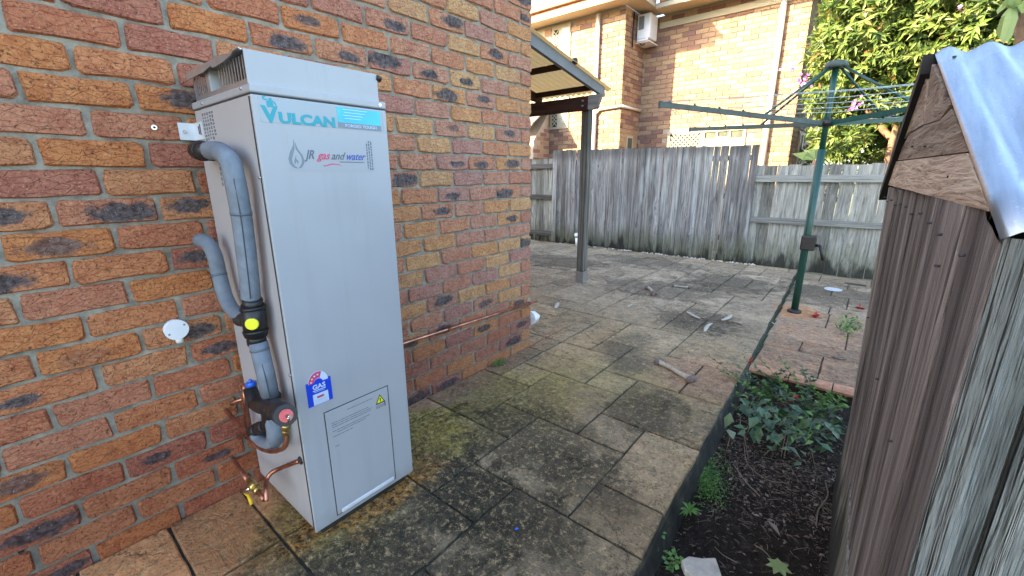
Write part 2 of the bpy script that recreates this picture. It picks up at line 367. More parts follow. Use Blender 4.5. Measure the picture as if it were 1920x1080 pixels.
M_hmortar = plain('pale_house_mortar', (.38, .31, .24), .9, var=.1, scale=8)

def leaf_mat(name, stops, trans=.35, rough=.5):
    m = NT(name, rough)
    a = m.n('ShaderNodeAttribute'); a.attribute_name = 'tone'
    c = m.ramp(a.outputs['Fac'], stops); m.col(c)
    d = m.n('ShaderNodeBsdfTranslucent'); m.t.links.new(c, d.inputs[0])
    x = m.n('ShaderNodeMixShader'); x.inputs[0].default_value = trans
    out = [q for q in m.t.nodes if q.type == 'OUTPUT_MATERIAL'][0]
    m.t.links.new(m.b.outputs[0], x.inputs[1]); m.t.links.new(d.outputs[0], x.inputs[2]); m.t.links.new(x.outputs[0], out.inputs[0])
    return m.m
M_leaf = leaf_mat('tree_leaf', [(0, (.03, .06, .014)), (.35, (.085, .145, .030)), (.7, (.17, .23, .055)), (.93, (.30, .34, .13)), (1, (.26, .14, .05))], .38)
M_palm = leaf_mat('palm_leaf', [(0, (.12, .2, .04)), (1, (.30, .38, .14))])
M_dkleaf = leaf_mat('dark_shrub_leaf', [(0, (.014, .038, .014)), (.45, (.035, .085, .032)), (.8, (.07, .14, .06)), (1, (.16, .21, .12))], .2, .42)
M_mdleaf = leaf_mat('bright_weed_leaf', [(0, (.035, .09, .014)), (.6, (.085, .20, .032)), (1, (.18, .32, .07))], .25)
M_redleaf = leaf_mat('red_new_leaf', [(0, (.30, .02, .015)), (1, (.55, .06, .05))], .25)
M_purple = leaf_mat('purple_flower', [(0, (.30, .05, .34)), (1, (.62, .24, .60))], .3)
M_bark = plain('tree_bark', (.20, .12, .075), .9, var=.5, scale=10, bump=1.)
M_twig = plain('dry_twig', (.15, .115, .08), .9, var=.35, scale=30)
M_straw = plain('dry_straw', (.30, .24, .155), .9, var=.35, scale=30)
M_stem = plain('green_stem', (.09, .10, .05), .7, var=.3, scale=30)
M_dead = leaf_mat('dead_leaf', [(0, (.05, .03, .02)), (.6, (.15, .10, .07)), (1, (.30, .25, .19))], .1, .8)
M_bone = plain('weathered_bone', (.36, .31, .24), .75, var=.3, scale=35, bump=.6)
M_bonedk = plain('dark_gnawed_bone', (.15, .11, .09), .85, var=.5, scale=50, bump=.8)
M_shell = plain('white_shell_chip', (.40, .37, .31), .8, var=.2, scale=30)
M_pebble = plain('white_pebbles', (.55, .52, .45), .8, var=.3, scale=30)
M_drain = plain('pale_drain_lid', (.50, .52, .53), .5, var=.08)
M_grass = plain('open_ground', (.10, .10, .05), .95, var=.3, scale=.5)

# ------------------------------------------------------------------ mesh helpers
class MB:
    def __init__(s): s.v = []; s.f = []; s.fm = []; s.sm = []; s.tone = []
    def add(s, vs, fs, mi=0, smooth=False, tone=0.):
        k = len(s.v); s.v += [Vector(q) for q in vs]
        for f in fs: s.f.append([k + i for i in f]); s.fm.append(mi); s.sm.append(smooth); s.tone.append(tone)
    def box(s, lo, hi, mi=0, tone=0., M=None):
        x0, y0, z0 = lo; x1, y1, z1 = hi
        vs = [Vector(q) for q in ((x0, y0, z0), (x1, y0, z0), (x1, y1, z0), (x0, y1, z0), (x0, y0, z1), (x1, y0, z1), (x1, y1, z1), (x0, y1, z1))]
        if M: vs = [M @ q for q in vs]
        s.add(vs, [(0, 3, 2, 1), (4, 5, 6, 7), (0, 1, 5, 4), (1, 2, 6, 5), (2, 3, 7, 6), (3, 0, 4, 7)], mi, False, tone)
    def hull8(s, b, t, mi=0):   # two quads
        s.add(list(b) + list(t), [(0, 3, 2, 1), (4, 5, 6, 7), (0, 1, 5, 4), (1, 2, 6, 5), (2, 3, 7, 6), (3, 0, 4, 7)], mi)
    def tube(s, pts, r, n=10, mi=0, cap=True, tone=0.):
        pts = [Vector(p) for p in pts]; rs = r if isinstance(r, (list, tuple)) else [r] * len(pts)
        k = len(s.v); ref = None
        for i, p in enumerate(pts):
            t = (pts[min(i + 1, len(pts) - 1)] - pts[max(i - 1, 0)])
            if t.length < 1e-9: t = Vector((0, 0, 1))
            t.normalize()
            if ref is None: ref = t.orthogonal().normalized()
            a = (ref - t * ref.dot(t)); a = a.normalized() if a.length > 1e-6 else t.orthogonal().normalized(); ref = a
            b = t.cross(a)
            for j in range(n):
                an = 2 * math.pi * j / n; s.v.append(p + (a * math.cos(an) + b * math.sin(an)) * rs[i])
        for i in range(len(pts) - 1):
            for j in range(n):
                j2 = (j + 1) % n
                s.f.append([k + i * n + j, k + i * n + j2, k + (i + 1) * n + j2, k + (i + 1) * n + j]); s.fm.append(mi); s.sm.append(True); s.tone.append(tone)
        if cap:
            for fc in (list(range(k + n - 1, k - 1, -1)), list(range(k + (len(pts) - 1) * n, k + len(pts) * n))):
                s.f.append(fc); s.fm.append(mi); s.sm.append(False); s.tone.append(tone)
    def prism(s, poly, ext, mi=0):   # poly list of 3d points, ext vector
        n = len(poly); e = Vector(ext); p = [Vector(q) for q in poly]
        s.add(p + [q + e for q in p], [list(range(n - 1, -1, -1)), list(range(n, 2 * n))] + [(i, (i + 1) % n, n + (i + 1) % n, n + i) for i in range(n)], mi)
    def leaf(s, p, d, nrm, L, Wd, tone=0., mi=0, curl=.15):
        d = Vector(d).normalized(); nrm = Vector(nrm); w = d.cross(nrm)
        if w.length < 1e-4: w = d.orthogonal()
        w.normalize(); nn = w.cross(d).normalized(); p = Vector(p)
        s.add([p, p + d * L * .45 + w * Wd * .5 + nn * L * .05, p + d * L * .5 - nn * L * .04, p + d * L * .45 - w * Wd * .5 + nn * L * .05, p + d * L - nn * L * curl],
              [(0, 1, 2), (0, 2, 3), (1, 4, 2), (2, 4, 3)], mi, False, tone)
    def mesh(s, name, mats, org=(0, 0, 0), tone=False):
        me = bpy.data.meshes.new(name); o = Vector(org)
        me.from_pydata([tuple(q - o) for q in s.v], [], s.f)
        for m in mats: me.materials.append(m)
        me.polygons.foreach_set('material_index', s.fm); me.polygons.foreach_set('use_smooth', s.sm)
        if tone:
            a = me.attributes.new('tone', 'FLOAT', 'FACE'); a.data.foreach_set('value', s.tone)
        me.update(); return me
WP = {}
def tag(o, label=None, cat=None, group=None, kind=None):
    if label: o['label'] = label
    if cat: o['category'] = cat
    if group: o['group'] = group
    if kind: o['kind'] = kind
    return o
def link(o, parent, w):
    COL.objects.link(o); w = Vector(w); WP[o] = w
    if parent: o.parent = parent; o.location = w - WP[parent]
    else: o.location = w
    return o
def thing(name, label, cat, loc=(0, 0, 0), group=None):
    return tag(link(bpy.data.objects.new(name, None), None, loc), label, cat, group)
def part(name, mb, mats, parent=None, org=None, tone=False, kind=None, label=None, bevel=0.):
    if not isinstance(mats, (list, tuple)): mats = [mats]
    if org is None:
        if parent is None:
            xs = [q.x for q in mb.v]; ys = [q.y for q in mb.v]; zs = [q.z for q in mb.v]
            org = ((min(xs) + max(xs)) / 2, (min(ys) + max(ys)) / 2, min(zs))
        else: org = WP[parent]
    o = bpy.data.objects.new(name, mb.mesh(name, mats, org, tone))
    link(o, parent, org)
    if kind: o['kind'] = kind
    if label: o['label'] = label
    if bevel:
        b = o.modifiers.new('edge', 'BEVEL'); b.width = bevel; b.segments = 2; b.limit_method = 'ANGLE'; b.angle_limit = rad(40)
    return o
def solo(name, mb, mats, label, cat, group=None, tone=False, kind=None, bevel=0.):
    return tag(part(name, mb, mats, None, None, tone, None, None, bevel), label, cat, group, kind)
def arc(pts, n=6):      # Catmull-Rom through points
    P = [Vector(p) for p in pts]; P = [P[0] * 2 - P[1]] + P + [P[-1] * 2 - P[-2]]; out = []
    for i in range(1, len(P) - 2):
        for k in range(n):
            t = k / n; a, b, c, d = P[i - 1:i + 3]
            out.append(.5 * ((2 * b) + (c - a) * t + (2 * a - 5 * b + 4 * c - d) * t * t + (3 * b - a - 3 * c + d) * t ** 3))
    out.append(P[-2]); return out

# ================================================================== GROUND AND SETTING
XW, YC = -.304, 2.392
def structure(name, mb, mat, **k):
    o = part(name, mb, mat, **k); o['kind'] = 'structure'; return o
mb = MB(); mb.add([(-60, -40, -.45), (60, -40, -.45), (60, 80, -.45), (-60, 80, -.45)], [(0, 1, 2, 3)])
structure('ground', mb, M_grass)
def edge_x(y): return 1.10 - .036 * (y - 1.0)
# paving bed (joint level, kerb face) ---------------------------------------
patio = bpy.data.objects.new('patio', None); link(patio, None, (0, 0, 0)); patio['kind'] = 'structure'
mb = MB()
n = 40; ys = [-1.2 + i * (7.95 / n) for i in range(n + 1)]
top = -.011; vs = []; fs = []
for y in ys:
    e = edge_x(y) + .012 * mnoise.noise(Vector((y * 3, 0, 0))) - .006
    vs += [(XW - .02, y, top), (e, y, top), (e + .014, y, -.03 + .008 * mnoise.noise(Vector((y * 11, 0, 3)))), (e + .040 + .012 * mnoise.noise(Vector((y * 5, 4, 0))), y, -.16), (e + .03, y, -.3)]
for i in range(n):
    for j in range(4):
        a = i * 5 + j; fs.append((a, a + 1, a + 6, a + 5))
mb.add(vs, fs)
mb.fm = [0 if i % 4 == 0 else 1 for i in range(len(mb.fm))]
mb.add([(-8, YC - .2, top - .001), (XW - .02, YC - .2, top - .001), (XW - .02, 6.75, top - .001), (-8, 6.75, top - .001)], [(0, 1, 2, 3)])
part('paving_bed', mb, [M_joint, M_kerb], patio)

gx = [-.304, -.16, .08, .32, .56, .81, 9.]
def gy(k): return 2.36 + .2415 * k
def slab(poly_lo, poly_hi, parent, z=0., clip=None):
    (x0, y0), (x1, y1) = poly_lo, poly_hi
    g = .0045; cx, cy = (x0 + x1) / 2, (y0 + y1) / 2
    tz_ = z < -.01; x0 += g; y0 += g * (1.5 if tz_ else 1); y1 -= g * (1.5 if tz_ else 1)
    def right(y): return (min(x1, 50) - g) if clip is None else clip(y)
    ring = []
    nx, ny = max(2, int((min(x1, 2) - x0) / .06)), max(2, int((y1 - y0) / .06))
    def j(a=.0022): return R.uniform(-a, a)
    xr0, xr1 = right(y0), right(y1)
    for i in range(nx): ring.append((x0 + (xr0 - x0) * i / nx + j(), y0 + j()))
    for i in range(ny):
        yy = y0 + (y1 - y0) * i / ny; ring.append((right(yy) + j(.0015 if tz_ else .003), yy + j()))
    for i in range(nx): ring.append((xr1 + (x0 - xr1) * i / nx + j(), y1 + j()))
    for i in range(ny): ring.append((x0 + j(), y1 + (y0 - y1) * i / ny + j()))
    m = MB(); N_ = len(ring); cx = sum(q[0] for q in ring) / N_; cy = sum(q[1] for q in ring) / N_
    zo = z + R.uniform(-.0015, .0015)
    vs = [(x, y, z - .02) for x, y in ring] + [(x, y, zo - .005) for x, y in ring]
    for x, y in ring:
        d = Vector((cx - x, cy - y)); d = d.normalized() * .006; vs.append((x + d.x, y + d.y, zo))
    fs = []
    for i in range(N_):
        k = (i + 1) % N_
        fs += [(i, k, N_ + k, N_ + i), (N_ + i, N_ + k, 2 * N_ + k, 2 * N_ + i)]
    fs.append(list(range(2 * N_, 3 * N_))); m.add(vs, fs)
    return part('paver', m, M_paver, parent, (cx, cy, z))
def lclip(y): return edge_x(y) + .010 * mnoise.noise(Vector((y * 3, 0, 0)))
fixed = [(2, 4, 1.16, 1.64), (4, 5, 1.16, 1.40), (4, 5, 1.40, 1.87), (3, 4, 1.64, 1.87), (1, 3, 1.64, 2.12)]
E0 = {0: 0}
# tiles in cells: (c0, c1, k0, k1) on columns gx and rows gy
pre = [(3, 5, -5, -3), (5, 6, -5, -4), (5, 6, -4, -2), (4, 5, -3, -2), (2, 4, -3, -1), (2, 3, -4, -3), (0, 2, -4, -2), (4, 6, -2, 0),
       (3, 4, -1, 0), (1, 3, -1, 0), (0, 1, -2, 0), (1, 2, -2, -1), (1, 3, -6, -4), (0, 1, -6, -4), (3, 4, -6, -5), (2, 4, -8, -6), (4, 6, -7, -5), (4, 6, -9, -7),
       (0, 1, 0, 1), (1, 3, 0, 1), (3, 5, 0, 2), (5, 6, 0, 2), (1, 2, 1, 4), (2, 3, 1, 2), (2, 4, 2, 4), (4, 6, 2, 5), (0, 1, 1, 3), (3, 4, 4, 6), (0, 2, -8, -6), (0, 2, -9, -8), (2, 4, -9, -8)]
cols = list(range(-13, 6)); used = set()
def gxx(c): return gx[c] if 0 <= c <= 6 else -.304 + .2415 * c
tiles = []
for c0, c1, k0, k1 in pre:
    tiles.append((c0, c1, k0, k1))
    for c in range(c0, c1):
        for k in range(k0, k1): used.add((c, k))
shapes = [(2, 1), (1, 1), (2, 2), (1, 2), (3, 2), (2, 1), (1, 1), (2, 2)]
for k in range(-14, 18):
    for c in range(-16, 6):
        if (c, k) in used: continue
        if c < 0 and k < 0: continue
        for t in range(6):
            w_, h_ = R.choice(shapes)
            cells = [(c + a, k + b) for a in range(w_) for b in range(h_)]
            if all(q not in used and q[0] <= 5 and q[1] < 18 and not (q[0] < 0 and q[1] < 0) and not (c < 0 <= q[0] and k < 0) for q in cells): break
        else: w_, h_ = 1, 1; cells = [(c, k)]
        for q in cells: used.add(q)
        tiles.append((c, c + w_, k, k + h_))
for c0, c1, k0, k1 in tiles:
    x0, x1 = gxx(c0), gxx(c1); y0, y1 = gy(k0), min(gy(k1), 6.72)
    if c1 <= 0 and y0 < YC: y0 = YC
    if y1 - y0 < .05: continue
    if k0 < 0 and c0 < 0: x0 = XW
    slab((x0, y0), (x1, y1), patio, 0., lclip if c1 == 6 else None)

# lower terrace beyond the bed ------------------------------------------------
ter = bpy.data.objects.new('terrace', None); link(ter, None, (0, 0, 0)); ter['kind'] = 'structure'
TZ = -.04
mb = MB(); mb.add([(.86, 3.13, TZ - .011), (5, 3.13, TZ - .011), (5, 6.75, TZ - .011), (.86, 6.75, TZ - .011)], [(0, 1, 2, 3)])
mb.add([(.9, 3.13, TZ - .011), (5, 3.13, TZ - .011), (5, 3.13, -.3), (.9, 3.13, -.3)], [(0, 1, 2, 3)])
part('paving_bed', mb, M_joint, ter)
def lo_left(y): return edge_x(y) + .022
ty = [3.17, 3.63, 3.88, 4.35, 4.84, 5.10, 5.58, 6.05, 6.30, 6.74]
for i in range(len(ty) - 1):
    x = lo_left((ty[i] + ty[i + 1]) / 2); first = True
    while x < 3.4:
        w_ = R.choice([.36, .5, .66]) if not first else R.choice([.24, .38, .52]); first = False
        slab((x, ty[i]), (x + w_, ty[i + 1]), ter, TZ); x += w_
# bullnose edging tiles
x = 1.04
while x < 2.6:
    m = MB(); w_ = .232
    prof = [(3.17, TZ + .002), (3.13, TZ + .003), (3.105, TZ - .003), (3.088, TZ - .018), (3.092, TZ - .034), (3.12, TZ - .045), (3.168, TZ - .045)]
    m.prism([(x, a, b) for a, b in prof], (w_ - .006, 0, 0))
    part('edging_tile', m, [plain('orange_edging_tile', (.42, .21, .12), .8, var=.3, scale=25, bump=.4)] if 'orange_edging_tile' not in bpy.data.materials else bpy.data.materials['orange_edging_tile'], ter, (x + w_ / 2, 3.13, TZ)); x += w_
# garden bed soil
mb = MB(); nx, ny = 50, 170; vs = []; fs = []
for j in range(ny + 1):
    y = -1.2 + 4.36 * j / ny
    for i in range(nx + 1):
        xx = .98 + 1.6 * i / nx; pz = Vector((xx * 5, y * 5, 0))
        z = -.140 + .022 * mnoise.fractal(pz, 1., 2., 5) + .008 * mnoise.noise(pz * 9) + .03 * max(0, (y - 2.2)) * .5
        vs.append((xx, y, z))
for j in range(ny):
    for i in range(nx):
        a = j * (nx + 1) + i; fs.append((a, a + 1, a + nx + 2, a + nx + 1))
mb.add(vs, fs, 0, True); structure('garden_soil', mb, M_soil)

# ================================================================== NEAR BRICK HOUSE
house = thing('brick_house', 'near house wall of tumbled orange and burnt bricks beside the water heater', 'house', (XW, 0, 0))
mb = MB(); HT = 4.22
mb.box((-9.5, -9, -.3), (XW - .009, YC - .009, HT))
wall = part('wall', mb, M_mortar, house)
# brick shapes shared between alike bricks
def brick_mesh(L, seed):
    r = random.Random(seed); Hh = .0785; m = MB()
    hl, hh = L / 2, Hh / 2; ring = []
    def corner(cx, cy, sx, sy, order):
        rr = r.uniform(.006, .022); rr2 = r.uniform(.005, .019)
        a = [(cx - sx * rr, cy), (cx - sx * rr * .3, cy - sy * rr2 * .3), (cx, cy - sy * rr2)]
        return a if order else a[::-1]
    pts = []
    pts += corner(-hl, -hh, -1, -1, False); pts += [(-hl * .3, -hh), (hl * .35, -hh)]
    pts += corner(hl, -hh, 1, -1, True); pts += corner(hl, hh, 1, 1, False)
    pts += [(hl * .3, hh), (-hl * .35, hh)]; pts += corner(-hl, hh, -1, 1, True)
    ring = [(a * .997 + r.uniform(-.003, .003), b * .985 + r.uniform(-.003, .003)) for a, b in pts]
    N_ = len(ring); vs = [(-.105, a, b) for a, b in ring] + [(-.0085 + r.uniform(-.004, .001), a, b) for a, b in ring]
    vs += [(.0 + r.uniform(-.0012, .0012), a - math.copysign(min(r.uniform(.003, .009), abs(a)), a), b - math.copysign(min(r.uniform(.003, .007), abs(b)), b)) for a, b in ring]
    fs = []
    for i in range(N_):
        k = (i + 1) % N_; fs += [(i, k, N_ + k, N_ + i), (N_ + i, N_ + k, 2 * N_ + k, 2 * N_ + i)]
    m.add(vs, fs, 0, False); m.add([vs[2 * N_ + i] for i in range(N_)], [list(range(N_))], 0, False)
    return m
full = [brick_mesh(.2295, s).mesh('brick', [M_brick]) for s in range(18)]
half = [brick_mesh(.108, 100 + s).mesh('brick', [M_brick]) for s in range(8)]
cam_o = S.camera; cmi = cam_o.matrix_world.inverted()
def pix(P):
    q = cmi @ Vector(P)
    if q.z > -.05: return None
    return 960 + 799.3 * q.x / -q.z, 540 - 799.3 * q.y / -q.z, -q.z
cand = []
for row in range(-1, 31):
    zc = .061 + .086 * row + .043 - .0
    y = YC; i = 0
    while y > -1.3:
        L = .108 if (i == 0 and row % 2 == 0) else .2295
        yc = y - L / 2; q = pix((XW, yc, zc))
        cand.append((row, yc, zc, L, q)); y -= L + .0105; i += 1
def vis(c):
    q = c[4]
    if q is None: return False
    if not (-160 < q[0] < 2000 and -60 < q[1] < 1130): return False
    # behind the heater cabinet
    if 520 < q[0] < 690 and 220 < q[1] < 800: return False
    return True
vb = [c for c in cand if vis(c)]
vb.sort(key=lambda c: -c[3] / c[4][2] ** 2)
ind = vb[:300]; rest = [c for c in cand if c not in ind]
for k, (row, yc, zc, L, q) in enumerate(ind):
    o = bpy.data.objects.new('brick', (full if L > .2 else half)[R.randrange(18 if L > .2 else 8)])
    link(o, wall, (XW + R.uniform(-.002, .003), yc + R.uniform(-.001, .001), zc))
    if R.random() < .5 and L > .2: o.rotation_euler = (math.pi, 0, R.uniform(-.006, .006))
    else: o.rotation_euler = (R.uniform(-.006, .006), 0, R.uniform(-.006, .006))
mb = MB()
for row, yc, zc, L, q in rest:
    me = brick_mesh(L, R.randrange(999)); ox = R.uniform(-.002, .003)
    k = len(mb.v); mb.v += [v + Vector((XW + ox, yc, zc)) for v in me.v]
    for f in me.f: mb.f.append([k + a for a in f]); mb.fm.append(0); mb.sm.append(False); mb.tone.append(R.random())
# end face courses round the corner
for row in range(0, 30):
    zc = .061 + .086 * row + .043; x = XW - (.13 if row % 2 == 0 else .245)
    while x > -3:
        mb.box((x - .2295 + .01, YC - .06, zc - .038), (x, YC - .001, zc + .038), 0, R.random()); x -= .24
part('brick', mb, M_brick, wall, kind='stuff', org=(XW, 0, 0))
# eaves and roof of the near house (above the frame; it throws the shade)
mb = MB(); mb.box((-9.9, -9.4, HT), (.08, YC + .40, HT + .03)); mb.box((.06, -9.4, HT + .03), (.09, YC + .41, HT + .2)); mb.box((-9.9, YC + .39, HT + .03), (.06, YC + .42, HT + .2))
part('eaves', mb, M_cream, house)
mb = MB(); mb.add([(.10, YC + .43, HT + .2), (.10, -9.4, HT + .2), (-9.9, -9.4, HT + .2), (-9.9, YC + .43, HT + .2), (-4.9, -2.6, HT + 2.0), (-4.9, -4.4, HT + 2.0)], [(0, 1, 5, 4), (1, 2, 5), (2, 3, 4, 5), (3, 0, 4), (3, 2, 1, 0)])
part('roof', mb, M_tile, house)

# ================================================================== WATER HEATER
HX, HR, Y0, Y1, ZB, ZT = .203, -.275, .499, .905, .05, 1.474
mb = MB(); mb.box((HR - .01, Y0 + .03, -.012), (HX - .03, Y1 - .02, ZB))
solo('heater_plinth', mb, M_slab, 'low dark wet concrete plinth under the grey water heater', 'plinth')
heater = thing('water_heater', 'tall light grey gas storage water heater standing against the brick wall', 'water heater', (0, .7, ZB))
mb = MB(); mb.box((HR, Y0 + .0, ZB), (HX - .004, Y1, ZT - .024)); part('side_casing', mb, M_enamel_side, heater, bevel=.004)
mb = MB()
mb.box((HX - .006, Y0 - .0035, ZB - .002), (HX + .004, Y1 + .0035, ZT - .026)); part('front_panel', mb, M_enamel, heater, bevel=.003)
mb = MB(); mb.box((HX - .016, Y0 - .0025, ZB), (HX - .011, Y0, ZT - .03)); part('seam', mb, M_seam, heater)
mb = MB(); mb.box((HR, Y0 - .004, ZT - .022), (HX + .006, Y1 + .004, ZT)); part('lid', mb, M_enamel, heater, bevel=.004)
mb = MB(); mb.box((HR, Y0 - .002, ZT - .0245), (HX + .003, Y1 + .002, ZT - .0215)); part('seam', mb, M_seam, heater)
# flue cowl on top
cy0, cy1, cz0, cz1 = .505, .893, ZT, 1.555
cowl = MB(); cowl.box((HX - .012, cy0 - .006, cz0 + .001), (HX - .009, cy1, cz1 + .003)); cw = part('flue_cowl', cowl, M_enamel, heater)
mb = MB(); mb.box((-.255, cy0 - .012, cz1), (HX - .014, cy1 - .004, cz1 + .003))
pr = [(-.262, cz1 - .018), (-.25, cz1 + .004), (.08, cz1 + .006), (.13, cz1 - .004), (.145, cz1 + .004), (HX - .012, cz1 + .004), (HX - .012, cz1 + .0015), (.15, cz1), (.13, cz1 - .006), (.08, cz1 - .012), (-.01, cz1 - .015), (-.03, cz1 - .007), (-.10, cz1 - .015), (-.24, cz1 - .016)]
mb.prism([(a, cy0 - .016, b) for a, b in pr], (0, .003, 0))
part('cowl_roof', mb, M_galv, cw)
mb = MB(); mb.box((-.24, cy0 + .07, cz0 + .002), (HX - .02, cy1 - .01, cz1 - .002)); part('flue_core', mb, M_blackmatte, cw)
mb = MB(); mb.box((-.255, cy0, cz0 + .001), (HX - .012, cy0 + .002, cz0 + .016)); mb.box((-.255, cy0, cz0 + .016), (-.240, cy0 + .002, cz1 - .002)); mb.box((-.125, cy0 - .002, cz0 + .016), (-.103, cy0 + .001, cz1 - .004)); mb.box((HX - .03, cy0, cz0 + .016), (HX - .0125, cy0 + .002, cz1 - .002)); part('louvre_plate', mb, M_galv, cw)
mb = MB(); mb.box((-.100, cy0 + .02, cz0 + .010), (.0, cy0 + .05, cz0 + .014)); mb.box((-.102, cy0, cz0 + .012), (-.099, cy0 + .09, cz1 - .004)); mb.box((-.10, cy0 + .085, cz0 + .012), (-.03, cy0 + .09, cz1 - .006)); part('flue_baffle', mb, M_brackets, cw)
for k in range(7):
    m = MB(); x = -.236 + k * .0165; m.box((x, cy0 + .001, cz0 + .016), (x + .0062, cy0 + .0025, cz1 - .006)); part('louvre', m, M_galv, cw)
for k in range(10):
    m = MB(); x = -.025 + k * .0200; m.box((x, cy0 + .001, cz0 + .016), (x + .008, cy0 + .0025, cz1 - .006)); part('louvre', m, M_galv, cw)
mb = MB(); mb.tube([(HX - .012, cy1 - .002, cz1 - .006), (HX - .012, cy1 + .014, cz1 - .010)], .010, 8); part('flue_vent', mb, M_black, cw)
for x, y, z in ((-.17, Y0 - .004, ZT - .012), (.155, Y0 - .004, ZT - .008), (HX - .012, Y0 - .004, 1.235), (HX - .012, Y0 - .004, .64), (HX + .006, Y1 - .02, ZT - .011)):
    m = MB(); m.tube([(x, y + .001, z), (x, y - .003, z)] if y < Y1 - .03 else [(x - .001, y, z), (x + .003, y, z)], .0045, 8); part('screw', m, M_chrome, heater)
# access panel, recessed line frame
px = HX + .004
def fr(mb, y0, y1, z0, z1, w, x0, x1):
    mb.box((x0, y0, z0), (x1, y0 + w, z1)); mb.box((x0, y1 - w, z0), (x1, y1, z1)); mb.box((x0, y0 + w, z0), (x1, y1 - w, z0 + w)); mb.box((x0, y0 + w, z1 - w), (x1, y1 - w, z1))
mb = MB(); mb.box((px, .577, .068), (px + .003, .820, .474)); ap = part('access_panel', mb, M_enamel, heater, bevel=.002)
mb = MB(); fr(mb, .5735, .8235, .0645, .4775, .0032, px, px + .0012); part('panel_gap', mb, M_seam, ap)
mb = MB(); mb.box((px + .002, .592, .070), (px + .008, .812, .084)); part('panel_lip', mb, plain('panel_lip_grey', (.55, .56, .58), .35), ap, bevel=.002)
def text(body, size, parent, mat, loc, name='lettering', shear=0., bold=0., rot=None, align='LEFT', sx=1., org=None):
    c = bpy.data.curves.new(name, 'FONT'); c.body = body; c.size = size; c.shear = shear; c.offset = bold; c.extrude = .0006; c.align_x = align; c.resolution_u = 3
    t = bpy.data.objects.new(name, c); COL.objects.link(t)
    bpy.context.view_layer.update()
    me = bpy.data.meshes.new_from_object(t.evaluated_get(bpy.context.evaluated_depsgraph_get()))
    bpy.data.objects.remove(t); me.name = name
    # text x -> +y world, text y -> +z world, normal +x
    M = rot if rot is not None else Matrix(((0, 0, 1, 0), (1, 0, 0, 0), (0, 1, 0, 0), (0, 0, 0, 1)))
    me.transform(M @ Matrix.Diagonal((sx, 1, 1, 1))); me.materials.clear(); me.materials.append(mat)
    o = bpy.data.objects.new(name, me); link(o, parent, loc); return o
# top decal
def sheet(name, y0, y1, z0, z1, mat, parent, lift=.0006, x=None):
    m = MB(); x = px if x is None else x; m.box((x, y0, z0), (x + lift, y1, z1)); return part(name, m, mat, parent)
dec = sheet('brand_decal', .512, .897, 1.380, 1.444, M_decal, heater)
dec.data.transform(Matrix.Translation((0, 0, 0)))
dx = px + .0007
tb = sheet('colour_block', .733, .884, 1.398, 1.442, M_tealbox, dec, .0008, dx)
sheet('grey_block', .733, .884, 1.382, 1.398, M_greyprint, dec, .0008, dx)
text('FORGED TOUGH', .0125, dec, M_stickpale, (dx + .0012, .755, 1.3855), 'lettering', sx=1.15)
text('V', .056, dec, M_teal, (dx + .0004, .519, 1.3825), 'lettering', bold=.0022, sx=1.1)
text('ULCAN', .038, dec, M_teal, (dx + .0004, .559, 1.3825), 'lettering', bold=.0017, sx=1.30)
# little archer-like figure over the V
def flat(name, pts, mat, parent, x=None, t=.0006):
    m = MB(); x = dx if x is None else x; m.prism([(x, a, b) for a, b in pts], (t, 0, 0)); return part(name, m, mat, parent)
fy, fz = .541, 1.4215
flat('emblem', [(fy - .008, fz - .002), (fy + .009, fz - .002), (fy + .008, fz + .009), (fy + .005, fz + .014), (fy - .007, fz + .015), (fy - .009, fz + .010)], M_teal, dec)
flat('emblem', [(fy - .007, fz + .015), (fy - .014, fz + .014), (fy - .019, fz + .021), (fy - .015, fz + .026), (fy - .009, fz + .026), (fy - .009, fz + .023), (fy - .013, fz + .022), (fy - .014, fz + .019), (fy - .011, fz + .0175), (fy - .004, fz + .019)], M_teal, dec)
m = MB(); m.tube([(dx, fy + .002, fz + .018), (dx + .0008, fy + .002, fz + .018)], .0042, 12); part('emblem', m, M_teal, dec)
flat('emblem', [(fy + .006, fz + .014), (fy + .012, fz + .008), (fy + .016, fz - .001), (fy + .018, fz - .001), (fy + .015, fz + .010), (fy + .008, fz + .016)], M_teal, dec)
for k in range(4): sheet('print_line', .752 + .004 * (k % 2), .835 - .008 * k, 1.4355 - k * .0085, 1.437 - k * .0085, M_stickpale, dec, .0004, dx + .0009)
# installer's sticker
st2 = sheet('installer_sticker', .575, .845, 1.252, 1.352, plain('faint_clear_sticker', (.338, .345, .358), .3, var=.01), heater, .0005)
dd = px + .0005
def bez(fn, n=20): return [fn(i / n) for i in range(n + 1)]
cyd, czd = .592, 1.283
outer = [(0, .058), (-.004, .040), (-.015, .022), (-.021, .004), (-.019, -.010), (-.010, -.020), (.0, -.0235)]
inner = [(0, -.019), (-.006, -.016), (-.011, -.008), (-.012, .003), (-.006, .018), (-.0005, .034)]
flat('flame_emblem', [(cyd + a, czd + b) for a, b in outer + inner], M_greyprint, st2, dd)
flat('flame_emblem', [(cyd + a, czd + b) for a, b in [(.002, .050), (.003, .030), (.013, .016), (.017, .002), (.014, -.010), (.006, -.019), (.004, -.023), (.013, -.020), (.021, -.010), (.023, .002), (.019, .016), (.009, .030)]], M_greyprint, st2, dd)
flat('flame_emblem', [(cyd + a, czd + b) for a, b in [(-.005, -.012), (-.006, -.002), (.001, .014), (.0, .004), (.006, -.002), (.004, -.012), (.001, -.002), (-.002, -.006)]], M_greyprint, st2, dd)
text('JR', .036, st2, M_ink, (dd + .0004, .620, 1.288), shear=.4, sx=.8, bold=.0004)
text('gas', .032, st2, M_inkred, (dd + .0004, .655, 1.288), shear=.5, sx=.92, bold=.0004)
text('and', .032, st2, M_ink, (dd + .0004, .6975, 1.288), shear=.5, sx=.90, bold=.0003)
